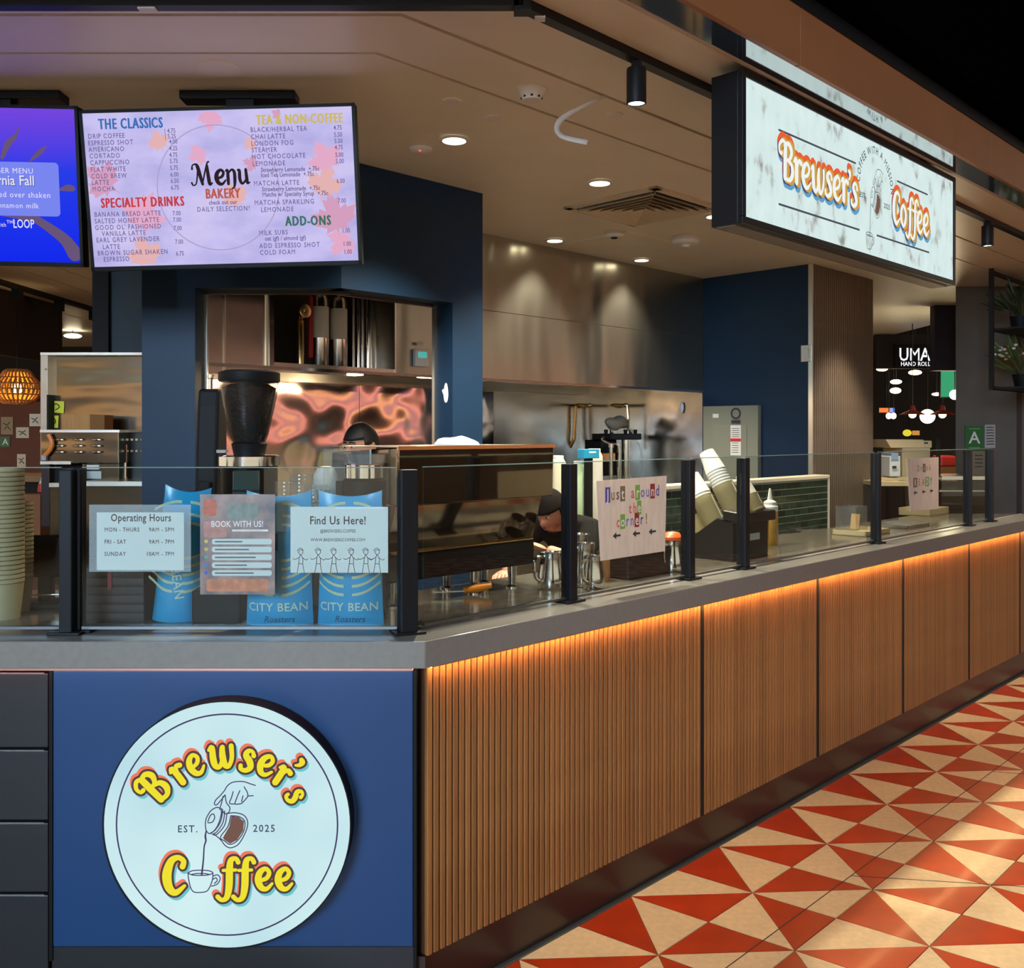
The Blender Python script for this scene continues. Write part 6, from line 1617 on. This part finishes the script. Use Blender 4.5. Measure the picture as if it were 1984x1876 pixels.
cf = MB().prism([(4.76, 8.0), (9, 11), (9, 15), (4.0, 15), (4.0, 13.41), (4.76, 13.41)], 3.55, 3.6).build('ceiling_far', MATS['black_hall_ceiling']); tag(cf, kind='structure')
pw = MB().box(W(1811, 0, 9.0).x, 5.6, 9.0, 9.1, W(0, 718, 9.0).z, ZC).build('wall_purple', mat('purple_bulkhead', srgb(34, 28, 46), .7)); tag(pw, kind='structure')
a, b_ = W(1828, 770, 9.6), W(1856, 715, 9.6)
gsn = thing('green_screen', 'glowing green menu screen left of the grey pillar', 'screen', ((a.x+b_.x)/2, 9.6, (a.z+b_.z)/2))
MB().box(-.11, .3, 0, .03, -.15, .15).build('case', M_blackm, gsn); MB().box(.05, .08, .005, .025, .15, ZC-gsn.location.z).build('hanger', M_blackm, gsn); MB().box(-.1, .29, -.003, 0, -.14, .14).build('display', glow('green_display', srgb(60, 160, 110), 1.0), gsn)
def far_lamp(px, py, Y, r, h, label, e=7, c=(1, .84, .56)):
    t = thing('far_lamp', label, 'lamp', W(px, py, Y), 0, 'lamps in the far hall')
    MB().ball((0, 0, 0), (r, r, h)).build('diffuser', glow('far_lamp_%d' % e, c, e), t, smooth=True)
    MB().tube([(0, 0, h*.8), (0, 0, (ZC if t.location.x < 4.6 else 3.55)-t.location.z)], .005, 6).build('stem', M_black, t)
for px, py, r, h, lab in ((1709, 715, .07, .03, 'oval lamp peeping past the fluted pier'), (1773, 722, .08, .032, 'oval lamp right below the lit lettering'), (1736, 740, .07, .03, 'upper of two stacked oval lamps'), (1735, 757, .07, .04, 'lower of two stacked oval lamps'), (1815, 764, .06, .02, 'small oval lamp left of the green screen')):
    far_lamp(px, py, 12.4 if py == 757 else 12.0, r, h, lab)
far_lamp(1797, 807, 11.0, .085, .085, 'large globe lamp over the far counter', 3, (1, .9, .6))
far_lamp(1850, 765, 9.4, .05, .05, 'white globe lamp at the edge of the grey pillar', 9, (1, .93, .8))
for px, lab in ((1768, 'left red cone lamp shade'), (1826, 'right red cone lamp shade')):
    t = thing('cone_lamp', lab+' over the far counter', 'lamp', W(px, 800, 10.5), 0, 'red cone lamps')
    MB().lathe([(.14, -.02), (.1, .0), (.035, .03), (.02, .08), (0, .09)], 20, cap=False).build('shade', mat('red_shade', srgb(120, 30, 22), .4), t, smooth=True)
    MB().ball((0, 0, -.02), .04).build('bulb', glow('cone_bulb', (1, .85, .5), 10), t, smooth=True)
    MB().tube([(0, 0, .08), (0, 0, (ZC if t.location.x < 4.6 else 3.55)-t.location.z)], .005, 6).build('cord', M_black, t)
for i, (px, w_) in enumerate(((1722, .05), (1731, .04))):
    far_lamp(px, 806, 12.2, .035, .04, ('left', 'right')[i]+' of two small bright bulbs by the pier', 9)
t = thing('far_screen', 'small orange and blue screen beyond the fluted pier', 'screen', W(1718, 795, 12.4)); MB().box(-.1, .1, 0, .03, -.035, .035).build('case', M_blackm, t); MB().box(-.01, .01, .005, .025, .035, 3.55-t.location.z).build('hanger', M_blackm, t); MB().box(-.1, .04, -.004, 0, -.03, .03).build('display', glow('orange_display', srgb(230, 120, 60), 1.3), t); MB().box(.045, .1, -.004, 0, -.03, .03).build('display', glow('blue_display', srgb(130, 160, 230), 1.3), t)
t = thing('yellow_sign', 'small glowing yellow sign in the dark far stall', 'sign', W(1762, 839, 12.4)); MB().ball((-.03, 0, 0), (.06, .02, .045)).build('disc', glow('yellow_sign', srgb(230, 210, 60), 1.0), t); MB().box(-.01, .01, .0, .02, .02, 3.55-t.location.z).build('hanger', M_blackm, t); MB().box(.04, .13, -.01, .01, -.03, .03).build('plate', glow('amber_sign', srgb(210, 150, 70), .9), t)
# pale till / label printer on the far counter
Yr = 7.6
rg = thing('cream_printer', 'big cream office machine with sloped lid beyond the glass', 'machine', (0, 0, 0))
def rb2(name, x0, x1, y0, y1, Y0, Y1, mt, par, bev=0):
    a = W(x0, y1, Y0); b_ = W(x1, y0, Y0); return MB().box(a.x, b_.x, Y0, Y1, a.z, b_.z).build(name, mt, par, bev=bev)
M_crm = mat('cream_plastic', srgb(226, 200, 150), .45)
rb2('main_body', 1748, 1803, 862, 938, Yr, Yr+.4, M_crm, rg, .01)
a, b_, c_ = W(1716, 852, Yr-.02), W(1790, 852, Yr-.02), W(1790, 868, Yr-.02); d_ = W(1726, 868, Yr-.02)
MB().add([(a.x, Yr-.02, a.z), (b_.x, Yr-.02, b_.z), (c_.x, Yr-.02, c_.z), (d_.x, Yr-.02, d_.z), (a.x, Yr+.4, a.z), (b_.x, Yr+.4, b_.z), (c_.x, Yr+.4, c_.z), (d_.x, Yr+.4, d_.z)], [(0, 3, 2, 1), (4, 5, 6, 7), (0, 1, 5, 4), (1, 2, 6, 5), (2, 3, 7, 6), (3, 0, 4, 7)]).build('sloped_lid', M_crm, rg, bev=.004)
rb2('top_cover', 1785, 1806, 854, 868, Yr-.01, Yr+.4, M_crm, rg, .008); rb2('badge', 1791, 1798, 857, 860, Yr-.014, Yr-.01, M_ink, rg)
rp_ = thing('receipt_printer', 'small white receipt printer left of the cream machine', 'printer', (0, 0, 0))
rb2('printer_body', 1724, 1745, 884, 924, Yr-.3, Yr-.1, M_white, rp_, .006); rb2('printer_lid', 1727, 1741, 878, 892, Yr-.305, Yr-.1, mat('pale_blue_plastic', srgb(150, 170, 200), .4), rp_, .003); rb2('paper_slot', 1730, 1737, 903, 908, Yr-.31, Yr-.29, M_ink, rp_)
tb = thing('far_table', 'pale table top beyond the glass right of the fluted pier', 'table', (0, 0, 0))
rb2('table_top', 1700, 1760, 934, 942, Yr-.5, Yr+.5, M_crm, tb); rb2('table_edge', 1700, 1765, 926, 931, Yr-.3, Yr+.5, M_crm, tb); rb2('leg', 1722, 1728, 945, 1080, Yr-.4, Yr-.34, M_blackm, tb); rb2('leg', 1756, 1762, 942, 1080, Yr+.3, Yr+.36, M_blackm, tb)
fcn = thing('far_display_case', 'glass display case with steel edge left of the grey pillar', 'display case', (0, 0, 0))
rb2('steel_top', 1825, 1915, 923, 930, 7.0, 7.5, M_chrome, fcn); rb2('lower_shelf', 1820, 1908, 950, 953, 7.0, 7.5, M_chrome, fcn); rb2('case_glass', 1825, 1910, 932, 990, 6.99, 7.0, M_glass, fcn); rb2('case_back', 1820, 1912, 932, 1000, 7.45, 7.5, mat('case_dark', srgb(60, 54, 40), .5), fcn); rb2('case_post', 1818, 1822, 850, 1000, 7.3, 7.34, M_blackm, fcn)
rd = thing('red_bench', 'red padded bench back glowing in the far hall', 'bench', (0, 0, 0)); rb2('back_cushion', 1822, 1853, 883, 905, 9.4, 9.6, mat('red_vinyl', srgb(200, 40, 34), .4), rd, .02); rb2('bench_base', 1822, 1853, 905, 1149, 9.4, 9.7, mat('bench_wood', srgb(150, 100, 50), .6), rd)
lamp('far_hall_light', 'POINT', (4.3, 9.2, 1.9), 22, (1, .82, .5), size=.15)
lamp('left_hall_light', 'POINT', (-5.0, 7.4, 1.75), 14, (1, .66, .34), size=.15)
# unseen stall front with neon tubes, added to give the steel coloured reflections
ns = thing('added_neon_stall', None, None, (0, 0, 0), kind='structure')
MB().box(9.6, 9.8, -1, 9.5, 1.55, 3.2).build('stall_wall', mat('stall_wall', srgb(60, 42, 36), .7), ns)
MB().box(9.5, 9.8, -1, 9.5, 0, 1.55).build('stall_counter', mat('stall_counter', srgb(120, 88, 64), .6), ns)
for z, c, nm, e in ((2.1, (1, .45, .2), 'orange_neon', 9), (1.72, (1, .38, .27), 'pink_neon', 8), (1.92, (.45, .35, 1), 'violet_neon', 1.2)):
    MB().tube([(9.55, 1, z), (9.55, 8.5, z)], .03, 8).build('added_neon_tube', glow(nm, c, e), ns)

fb = thing('added_rear_stall', None, None, (0, 0, 0), kind='structure')  # unseen stall front added so the oven steel mirrors coloured bands
for z0, z1, c, nm in ((0, 2.05, (120, 108, 100), 'lower_front'), (2.32, 2.7, (120, 124, 70), 'olive_band'), (2.7, 3.0, (52, 56, 50), 'dark_band'), (3.0, 3.6, (128, 132, 84), 'upper_band')):
    MB().box(-11, -3.6, -8.3, -8.1, z0, z1).build(nm, mat('stall_'+nm, srgb(*c), .6), fb)
MB().box(-11, -3.6, -8.3, -8.08, 2.05, 2.32).build('lit_band', glow('stall_lit_band', (1, .48, .16), 2.2), fb)  # glowing strip added for the orange reflection in the oven panel
